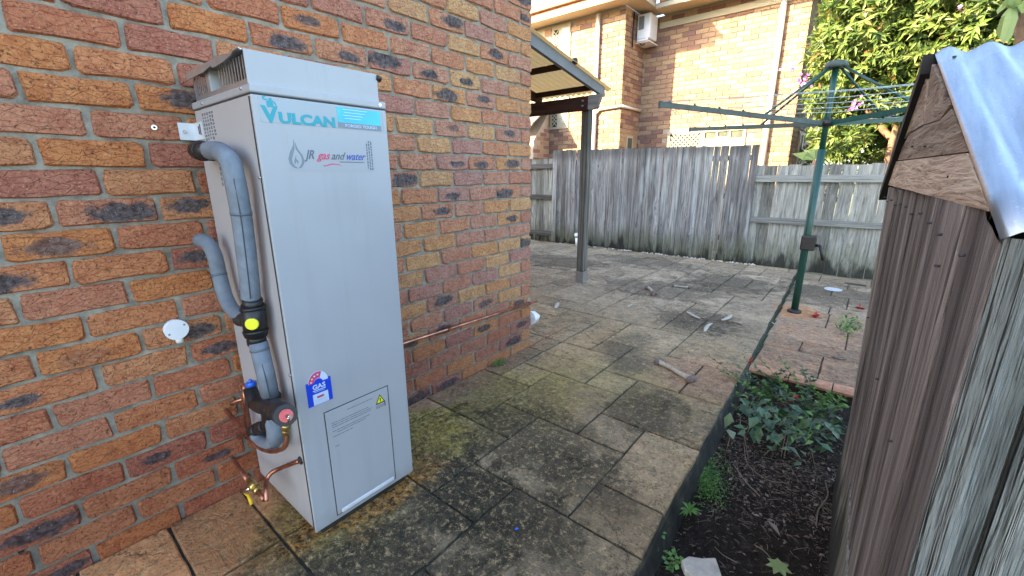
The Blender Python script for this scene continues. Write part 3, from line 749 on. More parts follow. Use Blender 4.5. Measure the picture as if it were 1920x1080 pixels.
text('water', .032, st2, M_inkblue, (dd + .0004, .745, 1.288), shear=.5, sx=.88, bold=.0004)
sheet('print_line', .725, .81, 1.2795, 1.282, M_ink, st2, .0004, dd)
flat('print_line', [(.668, 1.2705), (.675, 1.2665), (.70, 1.273), (.722, 1.2725), (.73, 1.268), (.722, 1.2745), (.70, 1.276), (.676, 1.2695)], M_inkred, st2, dd)
for k, (yy, a, b) in enumerate(((.822, 1.262, 1.343), (.830, 1.257, 1.348), (.838, 1.257, 1.349))):
    z = a
    while z < b:
        h = R.uniform(.004, .010); sheet('print_line', yy, yy + .0042, z, min(b, z + h), M_ink, st2, .0004, dd); z += h + .0022
# GAS rating sticker
gs = sheet('gas_rating_sticker', .529, .612, .514, .598, M_stickblue, heater, .0006)
gd = px + .0007
flat('rating_arc', [(.570 + .033 * math.cos(a), .592 + .037 * math.sin(a)) for a in [math.pi * i / 18 for i in range(19)]], M_stickpale, gs, px + .0002, .0006)
flat('rating_arc', [(.570 + .032 * math.cos(a), .592 + .036 * math.sin(a)) for a in [math.pi * (.36 + .64 * i / 14) for i in range(15)]] + [(.570 + .014 * math.cos(a), .592 + .014 * math.sin(a)) for a in [math.pi * (1 - .64 * i / 8) for i in range(9)]], M_inkred, gs, px + .0008, .0004)
flat('rating_arc', [(.570 + .0145 * math.cos(a), .590 + .0145 * math.sin(a)) for a in [math.pi * i / 10 for i in range(11)]], M_stickblue, gs, px + .0010, .0004)
for k in range(4):
    a = math.pi * (.93 - .145 * k); cy_, cz_ = .570 + .024 * math.cos(a), .592 + .026 * math.sin(a)
    flat('star', [(cy_ + (.0046 if i % 2 == 0 else .002) * math.sin(i * math.pi / 5), cz_ + (.0046 if i % 2 == 0 else .002) * math.cos(i * math.pi / 5)) for i in range(10)], M_stickpale, gs, px + .0012, .0004)
text('GAS', .022, gs, M_stickpale, (gd + .0004, .5705, .570), bold=.0006, align='CENTER', sx=1.05)
sheet('print_line', .549, .592, .5635, .5665, M_stickpale, gs, .0004, gd)
sheet('print_line', .553, .588, .559, .5605, M_stickpale, gs, .0003, gd)
sheet('print_panel', .547, .598, .515, .553, M_stickpale, gs, .0005, gd)
sheet('print_panel', .560, .583, .537, .544, M_inkred, gs, .0004, gd + .0006)
for k in range(4): sheet('print_line', .551, .594, .5185 + k * .0042, .5195 + k * .0042, plain('faint_print', (.35, .42, .55), .5) if 'faint_print' not in bpy.data.materials else bpy.data.materials['faint_print'], gs, .0003, gd + .0006)
# panel print, warning triangle
pd = px + .003
for a, b, z in ((.655, .755, .452), (.595, .735, .425), (.595, .748, .417), (.595, .745, .409), (.595, .738, .394), (.610, .72, .386), (.595, .668, .374), (.597, .612, .335)):
    y = a
    while y < b:
        w_ = R.uniform(.006, .02); sheet('print_line', y, min(b, y + w_), z, z + .0022, M_ink, ap, .0003, pd); y += w_ + .002
def tri(cy, cz, s): return [(cy - s, cz - s * .8), (cy + s, cz - s * .8), (cy, cz + s * 1.0)]
flat('warning_triangle', tri(.785, .436, .020), M_blackmatte, ap, pd, .0005)
flat('warning_triangle', tri(.785, .4355, .0145), M_warn, ap, pd + .0005, .0004)
text('!', .020, ap, M_blackmatte, (pd + .0014, .785, .4275), align='CENTER', bold=.0008)
for k in range(3): sheet('print_line', .765, .800, .412 - .0042 * k, .4135 - .0042 * k, M_ink, ap, .0003, pd)
sheet('print_line', .802, .8055, .402, .419, M_blackmatte, ap, .0004, pd)
# rating plate text on the side (read upright from the left)
for j in range(5):
    z = 1.435
    for k in range(3):
        m = MB(); x = -.205 + j * .022
        while z > 1.33 + R.uniform(0, .04):
            h = R.uniform(.004, .009); m.box((x, Y0 - .0006, z - h), (x + R.uniform(.008, .014), Y0, z)); z -= h + .004
        if m.v: part('print_line', m, M_ink, heater)
        break
m = MB()
for k in range(5): m.box((-.128, Y0 - .0006, 1.21 + k * .016), (-.120, Y0, 1.221 + k * .016))
part('print_line', m, M_ink, heater)
# wall bracket
mb = MB(); mb.box((-.302, .450, 1.360), (-.2985, .516, 1.415)); mb.box((-.2985, .512, 1.360), (-.205, .516, 1.415)); mb.box((-.298, Y0 - .003, 1.36), (-.21, Y0 - .0005, 1.415)) if False else None
mb = MB(); mb.box((-.3005, .452, 1.358), (-.2965, .4985, 1.412)); mb.box((-.2965, .4945, 1.358), (-.215, .4985, 1.412))
br = part('wall_bracket', mb, M_brackets, heater)
m = MB(); m.tube([(-.2965, .466, 1.384), (-.2905, .466, 1.384)], .0055, 10); part('bolt', m, M_chrome, br)
m = MB(); m.box((-.245, .4925, 1.375), (-.241, .4945, 1.40)); m.box((-.23, .4925, 1.372), (-.226, .4945, 1.405)); part('slot', m, M_seam, br)
m = MB(); m.tube([(XW, .389, 1.392), (XW + .006, .389, 1.392)], .008, 12); m.tube([(XW + .006, .389, 1.392), (XW + .008, .389, 1.392)], .0035, 8, mi=1)
solo('wall_plug', m, [M_chrome, M_blackmatte], 'small round metal wall plug in the brick left of the heater bracket', 'plug')

# ================================================================== PIPEWORK (on the plane y ~ .45 in front of the side casing)
cam_p = S.camera.matrix_world.translation
mw = S.camera.matrix_world.to_3x3()
def hit(u, v, axis, val):
    d = mw @ Vector((u - 960, 540 - v, -799.3)); t = (val - cam_p[axis]) / d[axis]; return cam_p + d * t
def PY(u, v, y=.452): return hit(u, v, 1, y)
LR = .0265
pw = thing('pipework', 'grey lagged pipes with black valve, red dial and copper tails on the heater side', 'pipes', (-.1, .46, .2))
m = MB(); m.tube(arc([PY(392, 283, .452), PY(412, 284, .448), PY(430, 300, .446), PY(440, 335, .446), PY(452, 400), PY(460, 460), PY(467, 520), PY(471, 562)], 6), LR, 14); part('lagged_pipe', m, M_lag, pw)
m = MB(); m.tube([PY(366, 283), PY(372, 283)], .019, 14); m.tube([PY(371, 283), PY(396, 284)], .0275, 14); m.tube([PY(376, 283), PY(382, 283)], .030, 14); part('pipe_collar', m, M_black, pw)
m = MB(); m.tube([PY(364, 282), PY(369, 282)], .010, 8); part('brass_nut', m, M_brass, pw)
m = MB(); m.tube([(-.16, .475, 1.335), (-.135, Y0, 1.345), (-.12, Y0, 1.338)], .004, 6); part('clip', m, M_chrome, pw)
m = MB(); m.tube(arc([PY(374, 451, .43), PY(388, 455, .44), PY(402, 478, .45), PY(411, 515), PY(424, 560), PY(440, 585), PY(458, 597)], 6), LR * .86, 14); part('lagged_pipe', m, M_lag, pw)
m = MB(); m.tube([PY(473, 560), PY(474, 577)], .0275, 14); m.tube([PY(474, 572), PY(480, 628)], .0335, 14); m.tube([PY(480, 626), PY(482, 644)], .0275, 14)
m.tube([PY(474, 575), PY(475, 580)], .036, 14); m.tube([PY(479, 618), PY(480, 623)], .036, 14); m.tube([PY(452, 598), PY(478, 600)], .025, 12)
vb_ = part('valve_body', m, M_black, pw)
vd = Vector((.86, -.5, .05)).normalized(); a = PY(477, 602) + vd * .031; m = MB(); m.tube([a, a + vd * .006, a + vd * .008], [.0185, .0185, .016], 20); part('valve_cap', m, M_yellow, vb_)
m = MB(); m.tube([PY(484, 642), PY(498, 700), PY(507, 745)], LR, 14); part('lagged_pipe', m, M_lag, pw)
m = MB(); m.tube(arc([PY(510, 782), PY(516, 812), PY(510, 832), PY(494, 830), PY(482, 815)], 5), LR * .95, 14); part('lagged_pipe', m, M_lag, pw)
m = MB(); m.tube([PY(469, 812), PY(486, 803)], .024, 12); m.tube([PY(486, 803), PY(500, 798)], .022, 12); part('pipe_collar', m, M_black, pw)
m = MB(); m.tube([PY(505, 738), PY(510, 800)], .0285, 14); m.tube([PY(468, 726, .44), PY(478, 756, .44), PY(490, 765, .44)], [.021, .024, .02], 12); m.tube([PY(484, 757, .44), PY(524, 772, .42)], .0265, 12); m.tube([PY(506, 742), PY(507, 748)], .032, 14)
m.tube([PY(517, 765, .43), PY(536, 779, .40)], .030, 16)
tv = part('tempering_valve', m, M_black, pw)
m = MB(); m.tube([PY(470, 716, .43), PY(472, 724, .43)], .0165, 10); m.tube([PY(469, 712, .43), PY(470, 717, .43)], .006, 6); part('blue_cap', m, M_blue, tv)
a = PY(536, 779, .40); d_ = (PY(536, 779, .40) - PY(517, 765, .43)).normalized()
m = MB(); m.tube([a, a + d_ * .006], .0175, 16); part('red_dial', m, M_red, tv)
m = MB(); m.tube([PY(541, 781, .392), PY(541, 793, .392)], .0035, 6); m.tube([PY(538, 780, .392), PY(545, 781, .392)], .005, 8); part('relief_lever', m, M_chrome, tv)
m = MB(); m.tube([PY(537, 794, .43), PY(536, 804, .43)], .0135, 6); m.tube([PY(536, 804, .43), PY(536, 812, .43)], .0115, 6); part('brass_nut', m, M_brass, tv)
m = MB(); m.tube([PY(491, 768, .435), PY(492, 772, .435)], .008, 8); part('brass_nut', m, M_brass, tv)
CR = .0078
m = MB(); m.tube(arc([PY(536, 810, .43), PY(538, 828, .43), PY(530, 841, .43), PY(508, 846, .43), PY(488, 840, .43), PY(474, 828, .43), PY(440, 788, .43), PY(418, 764, .43)], 6), CR, 10); part('copper_tail', m, M_copper, pw)
m = MB(); m.tube([PY(417, 763, .43), PY(419, 763, .44), PY(456, 748, .47)], CR * .95, 10); part('copper_tail', m, M_copper, pw)
m = MB(); m.tube([PY(458, 722, .47), PY(462, 800, .47)], CR * .95, 10); m.tube([PY(458, 722, .47), PY(472, 722, .47)], CR * .95, 8); part('copper_tail', m, M_copper, pw)
m = MB(); m.tube(arc([PY(466, 811, .455), PY(440, 822, .455), PY(424, 828, .45), PY(420, 836, .44)], 4), CR, 10); m.tube([PY(420, 836, .44), PY(466, 902, .40)], CR, 10); part('copper_tail', m, M_copper, pw)
m = MB(); m.tube([PY(466, 900, .40), PY(471, 907, .40)], .012, 6); m.tube([PY(470, 905, .40), PY(479, 915, .40)], .0155, 8); m.tube([PY(478, 914, .40), PY(484, 922, .40)], .012, 6); gv = part('gas_cock', m, M_brass, pw)
m = MB(); m.tube([PY(470, 915, .395), PY(454, 922, .38)], .007, 8); part('valve_stem', m, M_chrome, gv)
m = MB(); a, b, c_ = PY(459, 925, .375), PY(466, 930, .375), PY(472, 946, .375); m.tube([a, b], .0045, 6); m.tube([b, c_], .0058, 6); part('valve_lever', m, M_lever, gv)
m = MB(); m.tube([PY(483, 921, .40), PY(496, 937, .40)], CR, 10); part('copper_tail', m, M_copper, pw)
m = MB(); hx = hit(562, 864, 1, Y0 - .004); m.tube(arc([PY(500, 940, .40), PY(499, 918, .41), PY(500, 900, .43), PY(510, 886, .45), PY(530, 876, .475), Vector((hx.x, hx.y, hx.z))], 6), CR, 10); part('copper_tail', m, M_copper, pw)
m = MB(); m.tube([(hx.x, Y0 - .0005, hx.z), (hx.x, Y0 - .004, hx.z)], .0145, 12); part('grommet', m, M_black, heater)
def slit(pts, off, n_=6):
    q = [p + off for p in arc(pts, n_)]; m = MB(); m.tube(q, .0016, 5); part('slit', m, M_seam, pw)
slit([PY(440, 335, .446), PY(452, 400), PY(460, 460), PY(467, 520), PY(471, 556)], Vector((.0245, -.0105, 0)))
slit([PY(484, 646), PY(498, 700), PY(507, 738)], Vector((.0245, -.0105, 0)))
for c_, d_, rr in ((PY(452, 400), PY(460, 460) - PY(452, 400), LR), (PY(467, 548), PY(471, 562) - PY(467, 520), LR), (PY(411, 515), PY(424, 560) - PY(402, 478), LR * .86), (PY(487, 655), PY(498, 700) - PY(484, 642), LR)):
    d_ = d_.normalized(); m = MB(); m.tube([c_ - d_ * .004, c_ + d_ * .004], rr + .0012, 14); part('tape_band', m, M_lagdark, pw)
# copper pipe along the wall beyond the heater
m = MB(); m.tube([(XW + .022, .905, .392), (XW + .022, 1.26, .383), (XW + .022, 1.9, .360), (XW + .024, 2.43, .342)], .0075, 10)
cp = thing('copper_pipe', 'long thin copper gas pipe sloping along the wall right of the heater', 'pipe', (XW, 1.6, .35))
part('tube', m, M_copper, cp)
for y, z in ((1.57, .3715), (2.35, .345)):
    m = MB(); m.tube([(XW + .002, y, z), (XW + .031, y, z)], .006, 8); m.box((XW + .008, y - .007, z - .012), (XW + .034, y + .007, z + .011)); part('saddle_clip', m, M_copper, cp)
m = MB(); m.tube([(XW + .004, 2.36, .36), (XW + .012, 2.36, .36)], .022, 12); part('wall_flange', m, M_galv, cp)
# junction box
jb = thing('junction_box', 'round white plastic electrical junction box on the brick wall', 'junction box', (XW, .33, .71))
m = MB(); m.tube([(XW, .331, .728), (XW + .022, .331, .728)], .034, 24); part('box_body', m, M_white, jb, bevel=.002)
m = MB(); m.tube([(XW + .0225, .331, .728), (XW + .026, .331, .728)], .0355, 24); part('box_lid', m, M_white, jb, bevel=.0015)
for a, b in ((.308, .717), (.354, .741)):
    m = MB(); m.tube([(XW + .026, a, b), (XW + .0268, a, b)], .0035, 8); part('screw', m, M_greyprint, jb)
m = MB(); m.tube([(XW + .012, .334, .700), (XW + .012, .335, .678)], .0115, 10); part('conduit_stub', m, M_white, jb)
# white fitting on the far side of the corner
m = MB(); m.tube([(XW - .02, YC + .02, .205), (XW - .02, YC + .05, .205)], [.05, .05], 16); m.tube([(XW - .015, YC + .05, .20), (XW + .005, YC + .075, .235)], [.05, .03], 14)
solo('white_vent_cowl', m, M_white, 'white plastic cowl poking out low behind the brick wall corner', 'vent')
# weep hole
m = MB(); m.box((XW - .009, -.150, .145), (XW - .003, -.138, .225)); part('weep_hole', m, M_blackmatte, wall)

# ================================================================== FENCE
FY = 6.757
def paling(parent, x, w, z0, z1, y, mat, th=.014, lean=0.):
    m = MB(); j = lambda a: R.uniform(-a, a); nz = 5
    vs = []; twist = j(.008)
    for i in range(nz + 1):
        t = i / nz; z = z0 + (z1 - z0) * t; dx_ = lean * t + .004 * math.sin(t * 3 + x * 9); dy_ = .006 * math.sin(t * 4 + x * 13)
        a = w / 2
        vs += [(x - a + dx_, y - th + dy_ + twist * t, z + j(.001)), (x + a + dx_, y - th + dy_ - twist * t, z + j(.001)), (x + a + dx_, y + dy_, z), (x - a + dx_, y + dy_, z)]
    dz = j(.008)
    for q in (-4, -1): vs[q] = (vs[q][0], vs[q][1], vs[q][2] + dz)
    fs = [(0, 3, 2, 1), (4 * nz, 4 * nz + 1, 4 * nz + 2, 4 * nz + 3)]
    for i in range(nz):
        for k in range(4): fs.append((4 * i + k, 4 * i + (k + 1) % 4, 4 * i + 4 + (k + 1) % 4, 4 * i + 4 + k))
    m.add(vs, fs); return part('paling', m, mat, parent, (x, y, z0))
tall = thing('paling_fence', 'tall middle section of weathered grey paling fence with close upright boards', 'fence', (-1.4, FY, 0))
x = -3.085
while x < .19:
    w = R.uniform(.078, .105); gap = R.choice([.001, .002, .003, .003, .007 if x > -.9 else .004])
    tp = 1.672 - .018 * (x + 3.09) + R.uniform(-.007, .005)
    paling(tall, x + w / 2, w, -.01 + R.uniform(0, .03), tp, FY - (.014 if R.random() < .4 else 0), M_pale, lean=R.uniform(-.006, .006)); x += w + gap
for z in (.3, .9, 1.42):
    m = MB(); m.box((-3.09, FY + .004, z), (.2, FY + .045, z + .07)); part('rail', m, M_railv, tall)
lf = thing('paling_fence', 'lower dark fence section with rails showing, left of the carport post', 'fence', (-4, FY, 0))
x = -5.6
while x < -3.1:
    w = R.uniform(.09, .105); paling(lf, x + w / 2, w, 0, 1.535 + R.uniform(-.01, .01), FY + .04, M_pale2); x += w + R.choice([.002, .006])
for z in (.12, .80, 1.36):
    m = MB(); m.box((-5.6, FY - .012, z), (-3.09, FY + .026, z + .08)); part('rail', m, M_railv, lf)
rf = thing('paling_fence', 'right fence section with two pale rails, behind the rotary clothesline', 'fence', (1, FY, 0))
x = .215
while x < 4.3:
    w = R.uniform(.115, .15); paling(rf, x + w / 2, w, -.05 + R.uniform(0, .02), 1.345 + R.uniform(-.012, .01), FY + .05, M_pale2); x += w + R.choice([.003, .005, .010])
for z, zz in ((1.13, .09), (.585, .075)):
    m = MB(); m.box((.185, FY - .004, z), (4.3, FY + .036, z + zz)); part('rail', m, M_rail, rf, bevel=.004)
# pebbles along the foot of the tall fence: nobody could count them
mb = MB()
for k in range(120):
    x = -2.9 + 3.3 * R.random() ** .9; y = FY - .05 - R.random() * .07; s_ = R.uniform(.008, .022); c_ = Vector((x, y, s_ * .4))
    mb.add([c_ + Vector((R.uniform(-1, 1) * s_ * .3 + a * s_, b * s_ * .8, c * s_ * .6)) for a, b, c in ((1, 0, 0), (-1, 0, 0), (0, 1, 0), (0, -1, 0), (0, 0, 1), (0, 0, -1))], [(0, 2, 4), (2, 1, 4), (1, 3, 4), (3, 0, 4), (2, 0, 5), (1, 2, 5), (3, 1, 5), (0, 3, 5)])
solo('pebbles', mb, M_pebble, 'pale pebbles and chips scattered along the foot of the tall fence', 'pebbles', kind='stuff')

# ================================================================== CARPORT
cx_, cyp = -1.03, 4.36
cpt = thing('carport', 'timber carport with translucent corrugated roof on one grey post', 'carport', (cx_, cyp, 0))
m = MB(); m.box((cx_ - .045, cyp - .045, .10), (cx_ + .045, cyp + .045, 2.02)); part('post', m, M_post, cpt, bevel=.004)
m = MB(); m.box((cx_ - .05, cyp - .052, .0), (cx_ - .03, cyp + .045, .13)); m.box((cx_ - .03, cyp - .052, .0), (cx_ + .052, cyp - .0455, .13)); m.box((cx_ + .0455, cyp - .0455, .0), (cx_ + .052, cyp + .045, .13)); m.tube([(cx_ , cyp - .052, .07), (cx_ , cyp - .06, .07)], .008, 8); part('post_bracket', m, M_galv, cpt)
m = MB(); m.box((-5.4, cyp - .10, 1.905), (cx_ - .048, cyp - .055, 2.045)); m.box((cx_ - .048, cyp - .10, 1.905), (cx_ + .06, cyp - .047, 2.045)); part('beam', m, M_brownwood, cpt)
m = MB(); m.prism([(cx_ + .06, cyp - .098, 1.905), (cx_ + .06, cyp - .098, 2.05), (cx_ + .22, cyp - .098, 2.05), (cx_ + .17, cyp - .098, 1.93), (cx_ + .12, cyp - .098, 1.905)], (0, .045, 0)); part('beam_end', m, M_darkend, cpt)
for z in (1.95, 2.0):
    m = MB(); m.tube([(cx_ - .0, cyp - .10, z), (cx_ - .0, cyp - .112, z)], .011, 8); part('bolt', m, M_galv, cpt)
def rp(x, y, off=0.): return Vector((x, y, 2.175 + (4.62 - y) * .185 + off))
for k in range(6):
    x = -.99 - k * .85; m = MB(); a = rp(x, 4.62); b = rp(x, 2.45)
    h = .105; m.hull8([(x - .02, 4.60, a.z - h), (x + .02, 4.60, a.z - h), (x + .02, 4.66, a.z - .035), (x - .02, 4.66, a.z - .035)] if False else [(x - .02, 4.62, a.z - h + .01), (x + .02, 4.62, a.z - h + .01), (x + .02, 4.62, a.z), (x - .02, 4.62, a.z)], [(x - .02, 2.45, b.z - h), (x + .02, 2.45, b.z - h), (x + .02, 2.45, b.z), (x - .02, 2.45, b.z)])
    part('rafter', m, M_greybeam if k == 0 else M_brownwood, cpt)
for y in (2.6, 3.25, 3.9, 4.5):
    p = rp(0, y); m = MB(); m.box((-5.4, y - .02, p.z - .055), (-1.012, y + .02, p.z - .002)); part('purlin', m, M_brownwood, cpt)
for s0 in range(6):     # roof sheets, corrugations running down the slope
    x1 = -.93 - s0 * .78; x0 = x1 - .80; m = MB(); nn = 64; vs = []
    for i in range(nn + 1):
        x = x0 + (x1 - x0) * i / nn; dz = .009 * math.sin(x * 2 * math.pi / .076)
        a = rp(x, 4.76, .014 + dz + .002 * (s0 % 2)); b = rp(x, 2.5, .014 + dz + .002 * (s0 % 2)); vs += [a, b]
    m.add(vs, [(2 * i, 2 * i + 2, 2 * i + 3, 2 * i + 1) for i in range(nn)], 0, True); part('roof_sheet', m, M_fibro, cpt)
m = MB(); m.tube([(-1.01, 3.98, rp(0, 3.98).z + .03), (-.955, 3.98, rp(0, 3.98).z + .03)], .032, 12); part('roof_screw_cap', m, M_black, cpt)
m = MB(); m.tube([(-1.7, cyp + .12, 2.06), (-1.15, cyp + .12, 2.075)], .016, 8); m.tube([(-2.6, cyp + .12, 2.01), (-1.9, cyp + .12, 2.02)], .014, 8); part('conduit', m, M_white, cpt)

# bucket by the fence
bk = thing('bucket', 'white plastic bucket by the fence behind the carport post', 'bucket', (-2.36, 6.55, 0))
m = MB(); m.tube([(-2.36, 6.58, 0), (-2.36, 6.58, .17)], [.085, .10], 20); m.tube([(-2.36, 6.58, .19), (-2.36, 6.58, .235)], .112, 20); part('pail', m, M_white, bk)
m = MB(); m.tube([(-2.36, 6.58, .17), (-2.36, 6.58, .192)], .102, 20); part('dark_band', m, M_black, bk)

# ================================================================== ROTARY CLOTHESLINE
cb = Vector((1.104, 4.70, TZ))
cl = thing('rotary_clothesline', 'dark green rotary clothesline hoist standing on the pink paving', 'clothesline', cb)
m = MB(); m.tube([cb + Vector((0, 0, .02)), cb + Vector((0, 0, 1.48))], .030, 16); part('pole', m, M_green, cl)
m = MB(); m.tube([cb + Vector((0, 0, 1.46)), cb + Vector((0, 0, 2.15))], .023, 14); part('inner_pole', m, M_green, cl)
m = MB(); m.tube([cb, cb + Vector((0, 0, .018)), cb + Vector((0, 0, .03))], [.058, .058, .036], 18); part('base_collar', m, M_black, cl)
zc = .56; wb = part('winder', MB(), M_black, cl) if False else None
m = MB(); m.box((cb.x - .038, cb.y - .05, zc), (cb.x + .075, cb.y + .045, zc + .135)); wb = part('winder', m, M_black, cl, bevel=.012)
m = MB(); m.tube([(cb.x + .08, cb.y - .01, zc + .05), (cb.x + .11, cb.y - .03, zc + .05)], .014, 8); m.tube([(cb.x + .11, cb.y - .03, zc + .055), (cb.x + .15, cb.y - .035, zc - .075)], [.011, .013], 8); part('crank_handle', m, M_black, wb)
m = MB(); m.tube([cb + Vector((0, 0, 1.665)), cb + Vector((0, 0, 1.72))], .055, 14); part('hub', m, M_black, cl)
m = MB(); m.tube([cb + Vector((0, 0, 2.12)), cb + Vector((0, 0, 2.165)), cb + Vector((0, 0, 2.175))], [.085, .075, .05], 8); part('top_cap', m, M_greengrey, cl)
hubz = 1.69; tips = []
a0 = rad(-126)
for k in range(4):
    an = [rad(-126.), rad(150.), rad(54.), rad(-32.)][k]; d = Vector((math.cos(an), math.sin(an), 0)); Lm = 1.60
    p0 = cb + d * .04 + Vector((0, 0, hubz)); p1 = cb + d * Lm + Vector((0, 0, hubz + .10)); tips.append((p0, p1, d))
    m = MB(); sd = Vector((-d.y, d.x, 0)) * .010; u = Vector((0, 0, .019))
    m.hull8([p0 - sd - u, p0 + sd - u, p0 + sd + u, p0 - sd + u], [p1 - sd - u, p1 + sd - u, p1 + sd + u, p1 - sd + u])
    ar = part('arm', m, M_greengrey if k < 2 else M_green, cl)
    m = MB(); m.hull8([p1 - sd * 1.3 - u * 1.25, p1 + sd * 1.3 - u * 1.25, p1 + sd * 1.3 + u * 1.25, p1 - sd * 1.3 + u * 1.25], [p1 + d * .02 - sd * 1.3 - u * 1.25, p1 + d * .02 + sd * 1.3 - u * 1.25, p1 + d * .02 + sd * 1.3 + u * 1.25, p1 + d * .02 - sd * 1.3 + u * 1.25]); part('end_cap', m, M_greengrey, ar)
    for j in range(5):
        q = p0.lerp(p1, .38 + .145 * j); m = MB(); m.tube([q + Vector((0, 0, .018)), q + Vector((0, 0, .034))], .010, 6); part('line_peg', m, M_greengrey, ar)
    m = MB(); q = p0.lerp(p1, .40); t0 = cb + d * .05 + Vector((0, 0, 2.13)); m.tube([t0, q], .010, 6); part('strut', m, M_green, cl)
for j in range(6):
    f = .38 + .145 * j if j < 5 else .985; m = MB()
    for k in range(4):
        a_ = tips[k][0].lerp(tips[k][1], f) + Vector((0, 0, .022)); b_ = tips[(k + 1) % 4][0].lerp(tips[(k + 1) % 4][1], f) + Vector((0, 0, .022))
        mid = (a_ + b_) / 2 - Vector((0, 0, .02)); m.tube([a_, mid, b_], .0024, 5)
    part('line', m, M_line, cl)
# cord hanging from the line down to the paving
top_ = hit(1352, 322, 1, 4.35); bot = hit(1327, 545, 2, .004)
m = MB(); m.tube(arc([tips[0][0].lerp(tips[0][1], .82) , tips[0][0].lerp(tips[0][1], .82) + Vector((-.0, .0, -.8)), tips[0][0].lerp(tips[0][1], .82) + Vector((-.01, .0, -1.3)), tips[0][0].lerp(tips[0][1], .82) + Vector((0, .0, -1.775)), tips[0][0].lerp(tips[0][1], .82) + Vector((-.06, .02, -1.785))], 5), .0022, 5) if False else None
H0 = hit(1368, 262, 1, 5.2); H1 = hit(1328, 540, 2, .005)
m = MB(); pA = Vector((H1.x, H1.y, 1.72)); m.tube(arc([pA, pA.lerp(H1, .4) + Vector((.012, 0, 0)), pA.lerp(H1, .8), H1, H1 + Vector((-.03, -.10, 0)), H1 + Vector((.03, -.2, 0))], 5), .0024, 5)
solo('hanging_cord', m, M_straw, 'thin pale cord hanging down in front of the tall fence to the paving', 'cord')

# ================================================================== KENNEL-LIKE TIMBER SHED ON THE RIGHT
fd = Vector((-.0626, .998, 0)); rd = Vector((.998, .0626, 0)); apex = Vector((1.576, 1.693, 1.535))
def FS(s, z, off=0.):   # point on the gable face; the boards lean in a little at the far foot
    p = apex + fd * s; lean = .045 * (1.19 - z) / 1.3 * max(0, min(1, (s + .9) / 1.4))
    return Vector((p.x, p.y, z)) + rd * (off + lean)
shed = thing('timber_shed', 'low timber shed with gabled corrugated roof at the right edge of the bed', 'shed', (1.62, 1.5, -.1))
bs = [.49, .40, .285, .16, .055, -.07, -.19, -.31, -.43, -.56, -.735, -.915]
for i in range(len(bs) - 1):
    a, b = bs[i] , bs[i + 1] + R.choice([.002, .003, .005]); m = MB(); off = R.uniform(-.007, .006); nz, ns = 6, 12; vs = []
    for zi in range(nz + 1):
        z = 0
        for si in range(ns + 1):
            t = si / ns; z = -.14 + (min(1.188, 1.548 - .385 * abs(a + (b - a) * t) / .925 - .018) + .14) * zi / nz; s = a + (b - a) * t - (.075 * (1 - zi / nz) if i >= 8 and not (i == len(bs) - 2 and si == ns) and not (i == 8 and si == 0) else 0) * (1 if i > 8 or t > 0 else 0)
            gr = .0045 * mnoise.noise(Vector((s * 40, i * 7, z * .9))) + .0035 * mnoise.noise(Vector((s * 130, i * 3, z * .5))); ed = -.004 if si in (0, ns) else 0
            vs.append(FS(s, z, off - .0 - gr - ed))
    k0 = len(vs)
    for zi in range(nz + 1):
        for si in (0, ns): vs.append(vs[zi * (ns + 1) + si] + rd * .022)
    fs = []
    for zi in range(nz):
        for si in range(ns): q = zi * (ns + 1) + si; fs.append((q, q + 1, q + ns + 2, q + ns + 1))
        q0 = zi * (ns + 1); fs.append((q0, q0 + ns + 1, k0 + 2 * zi + 2, k0 + 2 * zi)); fs.append((q0 + ns, k0 + 2 * zi + 1, k0 + 2 * zi + 3, q0 + 2 * ns + 1))
    m.add(vs, fs); part('wall_board', m, M_shedv, shed, FS((a + b) / 2, 0))
# low sleeper board at the foot
m = MB(); p0, p1 = FS(.50, 0), FS(-.3, 0)
vs = [(1.575, 2.20, -.15), (1.600, 1.2, -.15), (1.64, 1.2, -.15), (1.62, 2.20, -.15), (1.580, 2.19, .32), (1.612, 1.2, .15), (1.64, 1.2, .15), (1.62, 2.19, .32)]
m.hull8(vs[:4], vs[4:]); part('foot_board', m, M_post, shed, label='short brown board at the foot of the shed wall')
# gable boards
def zl(s): return 1.535 - (s * (.345 / .49) if s > 0 else -s * (.35 / .89))   # rake height
def gb(name, poly, off):
    m = MB(); m.prism([FS(s, z, off) for s, z in poly], rd * .02); return part(name, m, M_gable, shed, FS(sum(p[0] for p in poly) / len(poly), 1.2))
lim = lambda s: zl(s) - .012
gb('gable_board', [(.485, 1.194), (-.845, 1.187), (-.84, 1.192), (-.645, 1.268), (.41, 1.276), (.39, 1.262)], -.006)
gb('gable_board', [(.375, 1.279), (-.64, 1.271), (-.60, lim(-.60)), (-.41, lim(-.41)), (-.31, 1.349), (-.10, 1.356), (.155, 1.352), (.30, lim(.30))], -.003)
gb('gable_board', [(.15, 1.356), (-.09, 1.359), (-.03, 1.47), (.04, lim(.04)), (.26, lim(.26))], -.005)
gb('gable_board', [(-.095, 1.359), (-.305, 1.352), (-.38, lim(-.38)), (-.02, lim(-.02)), (-.028, 1.466)], -.002)
